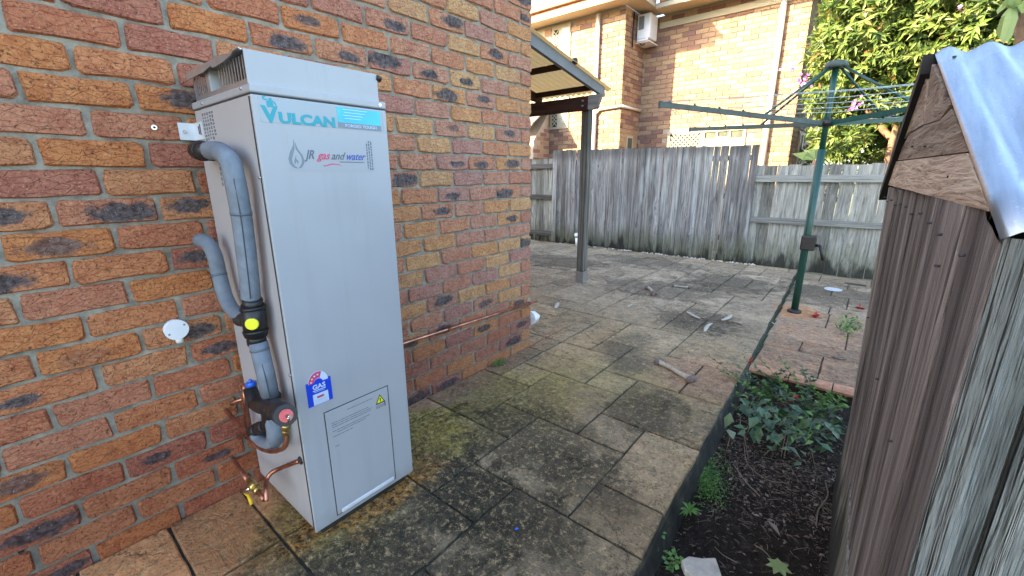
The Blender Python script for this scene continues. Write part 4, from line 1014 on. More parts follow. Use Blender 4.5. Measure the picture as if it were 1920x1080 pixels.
# splits in the gable boards
# roof sheets (left one seen edge-on, right one from above)
def corr(name, s_lo, z_lo, sgn, mat):
    m = MB(); nx, nsl = 150, 8; vs = []
    for i in range(nx + 1):
        d = -.006 + 1.12 * i / nx; dz = .0088 * math.cos((d - .019) * 2 * math.pi / .076)
        for j in range(nsl + 1):
            t = j / nsl; s = s_lo * t; z = 1.548 + (z_lo - 1.548) * t
            p = apex + fd * s + rd * d; vs.append(Vector((p.x, p.y, z + dz * (1 if sgn < 0 else 1))))
    fs = []
    for i in range(nx):
        for j in range(nsl): q = i * (nsl + 1) + j; fs.append((q, q + 1, q + nsl + 2, q + nsl + 1))
    m.add(vs, fs, 0, True); o = part(name, m, mat, shed, apex)
    sf = o.modifiers.new('thickness', 'SOLIDIFY'); sf.thickness = .0015; return o
corr('roof_sheet', -.925, 1.163, -1, M_sheet)
corr('roof_sheet', .60, 1.165, 1, M_sheet)
m = MB(); off = -.020
a = [FS(0, 1.545, off), FS(.55, 1.172, off), FS(.55, 1.135, off), FS(0, 1.497, off)]
m.prism(a, rd * .03); part('overhang_shade_strip', m, M_blackmatte, shed)  # black strip stands in for the shaded underside of the left roof overhang
for d_, t in ((.055, .06), (.13, .42), (.02, .12), (.16, .62), (.05, .8)):
    p = apex + rd * d_ + fd * (-.925 * t); z = 1.548 - .385 * t + .009; m = MB(); m.tube([(p.x, p.y, z), (p.x, p.y, z + .003)], .004, 8); part('roof_nail', m, M_seam, shed)
# near end wall, facing the viewer's side
cor = apex + fd * (-.918)
for i, (a, b) in enumerate(((.0, .056), (.069, .20), (.206, .36), (.366, .5), (.506, .64), (.646, .78), (.786, .92), (.926, 1.06))):
    m = MB(); nz, ns = 10, 14; vs = []; off = [-.006, .012, 0, .006, 0, -.004, .004, 0][i]
    for zi in range(nz + 1):
        z = -.14 + 1.30 * zi / nz
        for si in range(ns + 1):
            t = si / ns; s = a + (b - a) * t; rnd_ = .008 * (abs(t - .5) * 2) ** 4
            p = cor + rd * s + fd * (off + rnd_ + .005 * mnoise.noise(Vector((s * 60, z * 1.2, i))) + .003 * mnoise.noise(Vector((s * 170, z * .8, i)))); vs.append(Vector((p.x, p.y, z)))
    k0 = len(vs)
    for zi in range(nz + 1):
        for si in (0, ns): vs.append(vs[zi * (ns + 1) + si] + fd * .025)
    fs = []
    for zi in range(nz):
        for si in range(ns): q = zi * (ns + 1) + si; fs.append((q, q + 1, q + ns + 2, q + ns + 1))
        q0 = zi * (ns + 1); fs.append((q0 + ns + 1, q0, k0 + 2 * zi, k0 + 2 * zi + 2)); fs.append((q0 + ns, q0 + 2 * ns + 1, k0 + 2 * zi + 3, k0 + 2 * zi + 1))
    m.add(vs, fs); part('end_board', m, M_shedn, shed, (cor + rd * (a + b) / 2))
for s_, z_ in ((.44, 1.15), (.34, 1.14), (.22, 1.15), (.10, 1.14), (-.02, 1.15), (-.14, 1.15), (-.26, 1.14), (-.38, 1.15), (-.50, 1.14), (-.62, 1.13), (-.80, 1.12), (-.66, 1.08), (.30, .72), (-.26, .70), (-.62, .71), (.39, 1.24), (-.55, 1.23), (.02, 1.31), (-.2, 1.30)):
    off_ = -.013 if z_ < 1.19 else -.007; p = FS(s_, z_, off_); m = MB(); m.tube([p + rd * .006, p - rd * .0012], .0024, 8); part('nail', m, M_seam, shed, p)
m = MB(); c0 = cor + fd * .04 + rd * .03; c1 = FS(.45, 0, .03)
m.hull8([(c0.x, c0.y, -.14), (c0.x + 1.0, c0.y + .06, -.14), (c1.x + 1.0, c1.y, -.14), (c1.x, c1.y, -.14)], [(c0.x, c0.y, 1.15), (c0.x + 1.0, c0.y + .06, 1.15), (c1.x + 1.0, c1.y, 1.15), (c1.x, c1.y, 1.15)])
m.prism([tuple(FS(-.86, 1.15, .025)), tuple(FS(.42, 1.15, .025)), tuple(FS(0, 1.50, .025))], rd * 1.0)
part('dark_interior', m, M_blackmatte, shed)

# ================================================================== NEIGHBOUR HOUSE
nh = thing('neighbour_house', 'sunlit tan brick two-wing house behind the tall fence', 'house', (-2.5, 9, 0))
WX, WY, RY, RX, SZ = -2.517, 8.193, 9.10, .27, 4.25
mb = MB(); mb.box((-7.5, WY + .012, -.3), (WX - .012, 13, SZ)); mb.box((WX - .013, RY + .012, -.3), (RX - .012, 13, SZ - .03))
nw = part('wall', mb, M_hmortar, nh)
wins = [(-1.90, -.46, 1.2, 2.075, 'r'), (-4.62, -3.70, 2.2, 4.17, 'w')]
hb = []
def course_range(): return range(int(.9 / .086), 49)
for row in course_range():
    z = row * .086 + .02
    x = RX - (0.0 if row % 2 else .12)
    if row % 2 == 0: hb.append(('r', RX - .06, z, .10))
    while x > WX:
        L = .23; a = max(WX + .002, x - L); xc = (a + x) / 2
        if not (xc > -1.96 and xc < -.40 and 1.15 < z < 2.09) and x - a > .04: hb.append(('r', xc, z, x - a))
        x -= .24
    x = WX - (0 if row % 2 else .12)
    if row % 2 == 0: hb.append(('w', WX - .06, z, .10))
    while x > -6.2:
        xc = x - .115
        if not (xc < -3.70 and xc > -4.7 and z > 2.2) and not z > SZ - .04: hb.append(('w', xc, z, .23))
        x -= .24
def hbr_mesh(L):
    m = MB(); a, h = L / 2, .038; c = .004
    m.add([(-a, 0, -h), (a, 0, -h), (a, 0, h), (-a, 0, h), (-a, -.010, -h), (a, -.010, -h), (a, -.010, h), (-a, -.010, h), (-a + c, -.014, -h + c), (a - c, -.014, -h + c), (a - c, -.014, h - c), (-a + c, -.014, h - c)],
          [(0, 1, 5, 4), (1, 2, 6, 5), (2, 3, 7, 6), (3, 0, 4, 7), (4, 5, 9, 8), (5, 6, 10, 9), (6, 7, 11, 10), (7, 4, 8, 11), (8, 9, 10, 11)]); return m
hm = hbr_mesh(.23).mesh('brick', [M_hbrick])
def hsize(c):
    q = pix((c[1], RY if c[0] == 'r' else WY, c[2]))
    if q is None or not (1000 < q[0] < 1520 and 0 < q[1] < 300): return 0
    if c[0] == 'r' and q[0] < 1196: return 0
    return c[3] / q[2] ** 2
hb2 = sorted([c for c in hb if hsize(c) > 0 and c[3] > .2], key=lambda c: -hsize(c))[:299]; hs = set(hb2)
for c in hb2:
    o = bpy.data.objects.new('brick', hm); o.scale.x = c[3] / .23; link(o, nw, (c[1], (RY if c[0] == 'r' else WY) + .012 + R.uniform(-.001, .001), c[2]))
mb = MB()
for c in hb:
    if c in hs: continue
    me = hbr_mesh(c[3]); k = len(mb.v); mb.v += [v + Vector((c[1], (RY if c[0] == 'r' else WY) + .012, c[2])) for v in me.v]; tn = R.random()
    for f in me.f: mb.f.append([k + a for a in f]); mb.fm.append(0); mb.sm.append(False); mb.tone.append(tn)
for row in course_range():    # return walls
    z = row * .086 + .02
    for X, ya, yb in ((WX, WY, RY), (RX, RY, 12.5)):
        y = ya + (.12 if row % 2 else .0) + .006
        if row % 2: mb.box((X - .012, ya, z - .038), (X + .002, ya + .112, z + .038), 0, R.random())
        while y < yb - .02:
            b = min(yb - .004, y + .23); mb.box((X - .012, y, z - .038), (X + .002, b, z + .038), 0, R.random()); y += .24
part('brick', mb, M_hbrick, nw, tone=True, kind='stuff', org=(0, 0, 0))
# eaves: soffits, fascia, gutter, tiled roof
def eave(x0, x1, yf, yb, z, retx=None):
    m = MB(); m.box((x0, yf, z), (x1, yb, z + .02)); part('soffit', m, M_soffit, nh)
eave(-7.5, -2.15, 7.80, WY + .02, SZ); m = MB(); m.box((WX - .01, WY + .021, SZ), (-2.15, RY + .02, SZ + .02)); part('soffit', m, M_soffit, nh)
m = MB(); m.box((-2.149, 8.60, SZ - .03), (.75, RY + .02, SZ - .01)); m.box((RX - .01, RY + .021, SZ - .03), (.75, 13, SZ - .01)); part('soffit', m, M_soffit, nh)
m = MB(); m.box((-7.5, 7.775, SZ - .025), (-2.13, 7.80, SZ + .05)); part('fascia', m, M_cream, nh)
m = MB(); m.box((-2.15, 7.80, SZ - .025), (-2.128, 8.60, SZ + .05)); part('fascia', m, M_cream, nh)
m = MB(); m.box((-7.5, 7.765, SZ + .05), (-2.12, 7.80, SZ + .12)); m.box((-2.15, 7.80, SZ + .05), (-2.118, 8.6, SZ + .12)); part('fascia', m, M_fascia, nh)
m = MB(); m.box((-7.5, 7.69, SZ + .115), (-2.05, 7.79, SZ + .20)); m.box((-2.13, 7.79, SZ + .115), (-2.05, 8.5, SZ + .20)); part('gutter', m, M_gutter, nh, bevel=.015)
m = MB(); m.box((-2.12, 8.575, SZ - .055), (.78, 8.60, SZ + .03)); m.box((.752, 8.60, SZ - .055), (.778, 13, SZ + .03)); part('fascia', m, M_cream, nh)
m = MB(); m.box((-2.048, 8.55, SZ + .03), (.80, 8.60, SZ + .12)); part('fascia', m, M_fascia, nh)
m = MB(); m.box((-2.048, 8.49, SZ + .11), (.85, 8.58, SZ + .19)); part('gutter', m, M_gutter, nh, bevel=.015)
m = MB(); m.box((-1.95, 8.61, SZ - .055), (-1.35, 8.63, SZ - .034)); part('batten', m, M_pipe, nh)
m = MB()     # tiled roof, scalloped rows
for r_ in range(14):
    y = 7.74 + r_ * .30; z = SZ + .20 + r_ * .13
    x = -7.4
    while x < -2.1 - r_ * .25:
        m.add([(x, y, z), (x + .10, y, z + .045), (x + .2, y, z), (x + .2, y + .32, z + .14), (x + .10, y + .32, z + .185), (x, y + .32, z + .14), (x, y, z - .02), (x + .2, y, z - .02)], [(0, 1, 4, 5), (1, 2, 3, 4), (6, 7, 2, 1, 0)]); x += .205
part('roof', m, M_tile, nh, kind='stuff')
m = MB(); m.add([(-2.0, 8.5, SZ + .2), (.85, 8.5, SZ + .2), (.85, 13, SZ + .2), (-.6, 12, SZ + 1.6), (-2, 12, SZ + 1.6)], [(0, 1, 3, 4), (1, 2, 3)]); m.add([(-7.5, 7.75, SZ + .17), (-2.06, 7.75, SZ + .17), (-4, 12, SZ + 1.9), (-7.5, 12, SZ + 1.9)], [(0, 1, 2, 3)]); part('roof', m, M_tile, nh)
# cream band under the recess eave
m = MB(); m.box((WX + .30, RY - .035, 3.985), (RX, RY + .0, 4.10)); part('cover_strip', m, M_cream, nh, bevel=.008)
# downpipes and the horizontal branch
def dpipe(pts, r=.04):
    m = MB(); m.tube(pts, r, 12); return part('downpipe', m, M_pipe, nh)
dpipe([(-3.06, WY - .045, .2), (-3.06, WY - .045, 4.2)], .042)
m = MB(); m.tube([(-3.02, WY - .04, 2.44), (-2.95, WY - .04, 2.50), (WX + .03, WY - .04, 2.515)], .030, 10); m.tube([(WX + .035, WY - .04, 2.515), (WX + .035, RY - .06, 2.52)], .028, 10); part('downpipe', m, M_pipe, nh)
dpipe([(-.16, RY - .05, .3), (-.16, RY - .05, 1.6), (-.05, RY - .05, 4.2)] if False else [(-.115, RY - .05, .3), (-.115, RY - .05, 4.15)], .045)
# upper window of the wing, with shutter and lattice
m = MB(); m.box((-4.62, WY - .02, 2.2), (-3.70, WY + .03, 4.20)); wf = part('window', m, M_cream, nh)
m = MB(); m.box((-4.32, WY - .035, 2.25), (-4.16, WY - .021, 4.17)); part('shutter', m, M_door, wf)
m = MB(); m.box((-4.10, WY - .026, 2.25), (-3.98, WY - .021, 4.12)); part('dark_pane', m, M_blackmatte, wf)
m = MB()
for k in range(24):
    z = 2.25 + k * .075; m.prism([(-4.10, WY - .034, z), (-4.10, WY - .034, z + .02), (-3.98, WY - .034, z + .14), (-3.98, WY - .034, z + .12)], (0, .006, 0)); m.prism([(-3.98, WY - .036, z), (-3.98, WY - .036, z + .02), (-4.10, WY - .036, z + .14), (-4.10, WY - .036, z + .12)], (0, .006, 0))
part('lattice', m, M_cream, wf)
m = MB(); m.box((-3.90, WY - .026, 3.84), (-3.72, WY - .021, 4.12)); part('pane', m, M_glassp, wf)
m = MB(); m.box((-3.90, WY - .026, 2.3), (-3.72, WY - .021, 3.82)); part('pane', m, M_curtain, wf)
# ground floor window with lattice screen
m = MB(); fr(m, 0, 1, 0, 1, .05, 0, 1) if False else None
m.box((-1.90, RY - .02, 1.15), (-1.84, RY + .02, 2.075)); m.box((-.50, RY - .02, 1.15), (-.455, RY + .02, 2.075)); m.box((-1.84, RY - .02, 2.02), (-.50, RY + .02, 2.075)); m.box((-1.24, RY - .02, 1.15), (-1.17, RY + .02, 2.02)); m.box((-.965, RY - .015, 1.15), (-.935, RY + .02, 2.02)); m.box((-.74, RY - .015, 1.15), (-.71, RY + .02, 2.02))
gw = part('window', m, M_cream, nh)
m = MB(); m.box((-1.84, RY + .004, 1.15), (-1.24, RY + .008, 2.02)); part('dark_pane', m, M_glass, gw)
for a, b in ((-1.17, -.965), (-.935, -.74), (-.71, -.50)):
    m = MB(); m.box((a, RY + .004, 1.15), (b, RY + .008, 2.02)); part('pane', m, M_glass, gw)
    m = MB(); m.box((a + .005, RY - .004, 1.15), (b - .005, RY + .002, 1.90 + R.uniform(-.03, .03))); part('curtain', m, M_curtain, gw)
m = MB()
for k in range(-6, 8):
    for sg in (1, -1):
        x0 = -1.54 + k * .085; pts = []
        za, zb = 1.15, 2.02; xa, xb = (x0 - .435 * sg * 1., x0 + .435 * sg)
        # clip to the opening
        def cl_(xq): return max(-1.82, min(-1.25, xq))
        fa, fb = cl_(xa), cl_(xb)
        if abs(xb - xa) < 1e-6 or fa == fb: continue
        z1 = za + (fa - xa) / (xb - xa) * (zb - za); z2 = za + (fb - xa) / (xb - xa) * (zb - za)
        m.prism([(fa, RY - .018, z1), (fa, RY - .018, z1 + .028), (fb, RY - .018, z2 + .028), (fb, RY - .018, z2)], (0, .006 if sg > 0 else .008, 0))
part('lattice', m, M_cream, gw)
# small vent window on the return wall and side door
m = MB(); m.box((WX - .004, 8.52, 1.2), (WX + .012, 8.80, 2.0)); vw = part('window', m, M_cream, nh)
m = MB(); m.box((WX + .012, 8.56, 1.2), (WX + .015, 8.76, 1.96)); part('pane', m, M_glass, vw)
m = MB(); m.box((RX, 9.75, -.2), (RX + .03, 10.7, 2.0)); sd_ = part('side_door', m, M_door, nh)
for y in (9.85, 10.2, 10.55):
    m = MB(); m.box((RX + .03, y, -.2), (RX + .045, y + .04, 1.95)); part('door_bar', m, M_cream, sd_)
# lean-to at the left, in front of the wing
m = MB(); m.box((-6.5, 7.62, -.2), (-4.19, WY + .01, 1.95)); m.prism([(-6.5, 7.62, 1.95), (-6.5, WY + .01, 1.95), (-6.5, WY + .01, 2.6)], (2.31, 0, 0)); lt = part('lean_to', m, M_hmortar, nh)
mb = MB()
for row in range(8, 29):
    z = row * .086 + .02; y = 7.62 + (.12 if row % 2 else 0); zmax = 1.95 
    while y < WY - .02:
        b = min(WY - .004, y + .23)
        if z + .04 < 1.95 + (y - 7.62) * 1.1: mb.box((-4.202, y, z - .038), (-4.188, b, z + .038), 0, R.random())
        y += .24
part('brick', mb, M_hbrick, lt, tone=True, kind='stuff', org=(0, 0, 0))
m = MB(); m.hull8([(-6.6, 7.38, 2.22), (-4.05, 7.38, 2.22), (-4.05, 8.19, 2.77), (-6.6, 8.19, 2.77)], [(-6.6, 7.38, 2.25), (-4.05, 7.38, 2.25), (-4.05, 8.19, 2.80), (-6.6, 8.19, 2.80)]); part('lean_to_roof', m, M_tile, nh)
# air conditioner hung on the return wall corner
ac = thing('air_conditioner', 'white outdoor air conditioner unit hung high on the neighbour house corner', 'air conditioner', (-2.3, 8.75, 3.7))
m = MB(); m.box((-2.50, 8.66, 3.76), (-2.235, 9.02, 4.19)) ; part('casing', m, M_acw, ac, bevel=.02)
m = MB(); m.box((-2.46, 8.648, 3.93), (-2.36, 8.6595, 4.15)); gr_ = part('grille', m, M_acg, ac)
for k in range(9):
    q = MB(); q.box((-2.462, 8.642, 3.935 + k * .024), (-2.358, 8.648, 3.940 + k * .024)); part('slat', q, M_acg, gr_)
m = MB(); m.box((-2.48, 8.64, 3.72), (-2.26, 8.66, 3.752)); m.box((-2.51, 8.67, 3.70), (-2.24, 9.09, 3.72)); part('bracket', m, M_acw, ac)
m = MB(); m.tube([(-2.44, 8.70, 3.69), (-2.40, 8.72, 3.66), (-2.36, 8.75, 3.69)], .012, 8); m.tube([(WX + .02, 8.5, 3.6), (WX + .02, 8.5, 4.2)], .012, 8); part('hose', m, M_black, ac)

# ================================================================== TREE BEHIND THE FENCE
def crown(name, clumps, nl, parent, mat, L=(.08, .14), Wd=(.028, .042), seed=3, droop=.35):
    r = random.Random(seed); mb = MB()
    tot = sum(c[3] * c[4] * c[5] for c in clumps) if False else sum((c[3] * c[5]) for c in clumps)
    for (cx, cy, cz, rx, ry, rz) in clumps:
        n_ = int(nl * rx * rz / tot)
        # leaves grow in whorls at twig tips
        for w in range(n_ // 7):
            u = Vector((r.gauss(0, 1), r.gauss(0, 1), r.gauss(0, 1))).normalized(); rr = .55 + .5 * r.random() ** .6
            tip = Vector((cx + u.x * rx * rr, cy + u.y * ry * rr, cz + u.z * rz * rr))
            ax = (u + Vector((r.uniform(-.6, .6), r.uniform(-.6, .6), r.uniform(-.1, .8)))).normalized()
            b1 = ax.orthogonal().normalized(); b2 = ax.cross(b1); tb_ = r.random() * .6
            for q in range(7):
                an = q * 2.4 + r.random(); d = (b1 * math.cos(an) + b2 * math.sin(an)) * r.uniform(.6, 1.) + ax * r.uniform(.2, .9) - Vector((0, 0, droop * r.random()))
                tn = min(.94, max(0, tb_ + r.uniform(-.1, .45))) if r.random() > .02 else 1.
                mb.leaf(tip - ax * r.uniform(0, .08), d, ax + Vector((r.uniform(-.3, .3), r.uniform(-.3, .3), r.uniform(0, .5))), r.uniform(*L), r.uniform(*Wd), tn)
    return part(name, mb, mat, parent, tone=True)
tree = thing('flowering_tree', 'leafy sunlit tree with purple flowers behind the right fence', 'tree', (1.8, 8.5, -.2))
cl_list = [(1.05, 8.2, 3.35, .55, .5, .6), (1.6, 8.1, 3.6, .6, .5, .55), (2.2, 8.2, 3.5, .6, .5, .6), (1.2, 8.3, 2.75, .55, .45, .45), (1.75, 8.2, 2.9, .6, .45, .5), (2.3, 8.1, 2.9, .55, .45, .5),
           (.75, 8.4, 2.45, .32, .35, .4), (1.3, 8.5, 2.25, .5, .4, .35), (1.9, 8.5, 2.2, .55, .4, .35), (.7, 8.35, 3.0, .3, .35, .35), (.85, 8.4, 3.75, .35, .35, .3), (1.4, 8.3, 4.2, .7, .5, .45), (2.4, 8.4, 4.3, .7, .5, .5), (2.9, 8.5, 3.6, .5, .5, .6), (2.9, 8.6, 2.7, .5, .5, .5), (3.4, 8.8, 3.2, .6, .5, .8), (1.8, 9.2, 3.4, 1.2, .4, 1.1), (1.0, 8.2, 1.75, .35, .3, .2)]
crown('crown', cl_list + [(1.5, 8.9, 2.4, 1.0, .4, .6), (1.3, 9.2, 1.8, .8, .3, .4), (2.2, 9.2, 1.9, .9, .3, .5), (2.6, 9.0, 2.6, 1.0, .4, .8), (1.2, 8.9, 3.2, .8, .3, .8), (2.3, 8.9, 3.9, 1.1, .3, .8)], 50000, tree, M_leaf, L=(.10, .17), Wd=(.034, .052))
m = MB(); m.tube(arc([(1.85, 8.6, -.3), (1.83, 8.6, 1.0), (1.75, 8.55, 1.8), (1.65, 8.5, 2.6), (1.3, 8.5, 3.3)], 4), [.10 - .003 * i for i in range(17)], 9); part('trunk', m, M_bark, tree)
for pts, r0 in (([(1.84, 8.6, 1.1), (2.1, 8.5, 1.9), (2.3, 8.4, 2.9)], .07), ([(1.8, 8.6, 1.5), (1.2, 8.5, 2.2), (.9, 8.4, 3.0)], .05), ([(1.86, 8.6, .4), (2.05, 8.5, 1.1), (2.25, 8.5, 1.7), (2.8, 8.5, 2.8)], .065), ([(1.75, 8.6, .6), (1.60, 8.5, 1.3), (1.62, 8.5, 2.0)], .05)):
    pp = arc(pts, 4); m = MB(); m.tube(pp, [r0 * (1 - .04 * i) for i in range(len(pp))], 8); part('limb', m, M_bark, tree)
rf_ = random.Random(9)
for (u, v, k) in ((1480, 122, 14), (1508, 150, 18), (1598, 199, 10), (1612, 188, 5), (1815, 15, 5)):
    c = hit(u, v, 1, 7.75); m = MB()
    for q in range(k):
        d = Vector((rf_.gauss(0, 1), rf_.gauss(0, 1), rf_.gauss(0, 1))).normalized(); m.leaf(c + d * .06 * rf_.random() + Vector((rf_.uniform(-.05, .05), 0, rf_.uniform(-.04, .04))), d, Vector((0, -1, .3)), .05, .04, rf_.random())
    part('flower', m, M_purple, tree, tone=True)
# staghorn-like strap leaved plant high on the right
fern = thing('staghorn_fern', 'bright yellow-green strap leaved plant above the shed roof', 'plant', hit(1895, 60, 1, 5.0))
c0 = hit(1900, 12, 1, 5.0)
for (u, v) in ((1872, 70), (1882, 82), (1880, 5), (1930, 20), (1892, -40), (1925, -30), (1915, 40), (1868, 20)):
    tpt = hit(u, v, 1, 5.0 + R.uniform(-.15, .1)); d = tpt - c0; mid = c0 + d * .5 + Vector((0, -.04, .03)); sd_v = d.cross(Vector((0, 1, 0))).normalized() * .035
    m = MB(); m.add([c0 - sd_v * .5, c0 + sd_v * .5, mid + sd_v, mid - sd_v, mid + Vector((0, -.012, 0)), c0 + d * .85 + sd_v * .8, c0 + d * .85 - sd_v * .8, tpt], [(0, 1, 4), (1, 2, 4), (0, 4, 3), (4, 2, 5), (3, 4, 6), (4, 5, 7), (4, 7, 6)], tone=R.uniform(.3, 1)); part('frond', m, M_palm, fern, tone=True)
m = MB(); m.tube([(c0.x + .05, 5.02, c0.z), (c0.x + .25, 5.3, c0.z - .6), (c0.x + .3, 5.5, -.1)], [.05, .06, .08], 8); part('stem', m, M_bark, fern)
# pale palm leaf between house and tree, and background shrubs
palm = thing('palm', 'pale green broad leaf plant between the neighbour house and the tree', 'plant', (.75, 8.4, 0))
c0 = hit(1528, 300, 1, 8.0)
for k in range(5):
    an = rad(70 + k * 22); Lp = R.uniform(.2, .34); d = Vector((math.cos(an) * .9, R.uniform(-.3, .3), math.sin(an))).normalized()
    m = MB(); m.leaf(c0, d, Vector((0, -1, .4)), Lp, .14, R.random(), curl=.3); part('frond', m, M_palm, palm, tone=True)
m = MB(); m.tube([(c0.x, c0.y, -.3), tuple(c0)], .03, 8); part('stem', m, M_bark, palm)
sh = thing('background_shrub', 'loose yellow-green shrub low behind the right fence beneath the tree', 'shrub', (2.4, 10.5, -.2))
crown('foliage', [(1.0, 10.2, 1.5, .8, .4, .8), (1.6, 10.8, 2.6, 1.2, .4, 1.0), (2.2, 10.4, 1.5, .9, .4, .7), (3.3, 10.4, 1.6, .9, .4, .8), (4.2, 10.4, 1.9, .9, .4, 1.1)], 14000, sh, M_leaf, seed=8)
m = MB(); m.tube([(2.4, 10.5, -.3), (2.4, 10.5, 1.3)], .05, 7); part('stem', m, M_bark, sh)
fh = thing('background_shrub', 'dark leafy hedge far behind the tree and the shed roof', 'shrub', (4.5, 11.5, -.2))
crown('foliage', [(3.2, 11.4, 3.2, 1.6, .5, 1.8), (5.0, 11.0, 2.6, 1.8, .5, 2.2), (6.5, 9.5, 2.6, 1.2, .6, 2.2)], 11000, fh, M_leaf, L=(.12, .2), Wd=(.05, .08), seed=12)
m = MB(); m.tube([(4.5, 11.5, -.3), (4.5, 11.5, 3)], .1, 8); part('stem', m, M_bark, fh)

# ================================================================== GARDEN BED PLANTS
def sz(x, y):
    pz = Vector((x * 5, y * 5, 0)); return -.140 + .022 * mnoise.fractal(pz, 1., 2., 5) + .03 * max(0, y - 2.2) * .5
rg = random.Random(21)
def sprig(parent, base, tipp, nleaf, L, mat, r0=.002, tone=(.2, 1), stemmat=None):
    b, t = Vector(base), Vector(tipp); mid = (b + t) / 2 + Vector((rg.uniform(-.03, .03), rg.uniform(-.03, .03), .02)); pts = arc([b, mid, t], 5)
    m = MB(); m.tube(pts, [r0 * (1 - .5 * i / len(pts)) for i in range(len(pts))], 5); part('stem', m, stemmat or M_stem, parent)
    m = MB()
    for k in range(nleaf):
        f = .25 + .75 * k / max(1, nleaf - 1); p = pts[min(len(pts) - 1, int(f * (len(pts) - 1)))]
        d = Vector((rg.uniform(-1, 1), rg.uniform(-1, 1), rg.uniform(-.1, .8))).normalized(); l = rg.uniform(*L)
        m.leaf(p, d, Vector((rg.uniform(-.4, .4), rg.uniform(-.4, .4), 1)), l, l * rg.uniform(.45, .6), rg.uniform(*tone))
    part('leaf', m, mat, parent, tone=True, kind='stuff')
    return t
rose = thing('rose_bush', 'straggly shrub with small leaves and red tips overhanging the corner of the bed', 'shrub', (1.25, 2.85, -.09))
def GZ(u, v, y): return hit(u, v, 1, y)
tipsr = []
for (u, v, y, n_) in ((1330, 668, 2.75, 7), (1345, 690, 2.75, 8), (1372, 680, 2.8, 9), (1395, 672, 2.85, 10), (1412, 690, 2.85, 12), (1390, 700, 2.8, 12), (1425, 672, 2.9, 8), (1462, 672, 2.95, 12), (1470, 690, 2.9, 14), (1490, 700, 2.9, 12), (1505, 690, 2.9, 10), (1530, 700, 2.85, 14), (1560, 735, 2.75, 16), (1585, 745, 2.7, 14), (1520, 720, 2.8, 14), (1400, 720, 2.75, 14), (1430, 715, 2.8, 14), (1372, 740, 2.6, 12), (1360, 760, 2.5, 10), (1592, 765, 2.6, 12), (1550, 770, 2.6, 12)):
    t = GZ(u, v, y); tipsr.append(t); bx = 1.25 + rg.uniform(-.1, .25); by = 2.72 + rg.uniform(-.12, .1)
    if u > 1500: bx = 1.42 + rg.uniform(-.05, .1)
    sprig(rose, (bx, by, -.10), t, n_ * 5, (.016, .036), M_mdleaf if rg.random() < .55 else M_dkleaf)
m = MB()
for t in tipsr[:14]:
    if rg.random() < .55:
        for q in range(4): d = Vector((rg.uniform(-.5, .5), rg.uniform(-.5, .5), 1)).normalized(); m.leaf(t, d, Vector((1, 0, .2)), .018, .007, rg.random())
for (u, v, y) in ((1409, 673, 2.85), (1480, 752, 2.7), (1491, 745, 2.7), (1407, 677, 2.85)):
    c = GZ(u, v, y)
    for q in range(8): d = Vector((rg.gauss(0, 1), rg.gauss(0, 1), rg.gauss(0, 1))).normalized(); m.leaf(c, d, Vector((0, 0, 1)), .020, .014, rg.random())
part('red_tip', m, M_redleaf, rose, tone=True, kind='stuff')
# dark broad-leaved plant
def broad(th, pts, L, mat, zoff=0., rat=.62):
    for (u, v, z) in pts:
        c = hit(u, v, 2, z); d = Vector((rg.uniform(-1, 1), rg.uniform(-1, .4), rg.uniform(-.5, .15))).normalized(); l = rg.uniform(*L)
        m = MB(); m.leaf(c - d * l * .5, d, Vector((rg.uniform(-.3, .3), rg.uniform(-.3, .3), 1)), l, l * rat, rg.random(), curl=.22); part('leaf', m, mat, th, tone=True)
bp = thing('broadleaf_plant', 'dark glossy broad leaved plant spreading across the middle of the bed', 'plant', (1.35, 2.4, -.1))
pts = [(rg.gauss(1480, 50), rg.gauss(800, 27), rg.uniform(-.07, .06)) for _ in range(170)] + [(rg.gauss(1410, 28), rg.gauss(765, 20), rg.uniform(-.07, .05)) for _ in range(40)] + [(rg.gauss(1555, 18), rg.gauss(790, 22), rg.uniform(-.07, .05)) for _ in range(30)]
pts = [(min(1578, p[0]), p[1], p[2]) for p in pts]
pts = [(p[0] if p[0] > 1362 - (p[1] - 740) * .5 else 1375, p[1], p[2]) for p in pts]
broad(bp, pts[::2], (.045, .085), M_dkleaf); broad(bp, pts[1::2], (.018, .045), M_dkleaf)
for k in range(16):
    p = rg.choice(pts); c = hit(p[0], p[1], 2, p[2]); m = MB(); m.tube([(c.x + rg.uniform(-.06, .06), c.y + rg.uniform(-.08, .08), -.12), tuple(c)], .0022, 5); part('stem', m, M_twig, bp)
for k in range(26):
    p = rg.choice(pts); c = hit(p[0] + rg.uniform(-20, 20), p[1] + rg.uniform(-5, 35), 2, -.09); an = rg.random() * 6.283; l = rg.uniform(.06, .14); m = MB(); dd_ = Vector((math.cos(an), math.sin(an), 0)) * l
    m.tube(arc([c, c + dd_ * .5 + Vector((rg.uniform(-.02, .02), 0, rg.uniform(.02, .07))), c + dd_ + Vector((0, 0, rg.uniform(-.01, .05)))], 4), rg.uniform(.0012, .0024), 4); part('stem', m, M_twig, bp)
lp = thing('light_leafed_weed', 'brighter green leafy weed among the dark leaves right of the bed middle', 'plant', (1.45, 2.45, -.1))
broad(lp, [(rg.gauss(1512, 18), rg.gauss(792, 22), rg.uniform(-.02, .08)) for _ in range(26)], (.03, .05), M_mdleaf, rat=.5)
m = MB(); c = hit(1512, 800, 2, -.1); m.tube([c, hit(1512, 790, 2, .03)], .003, 5); part('stem', m, M_stem, lp)
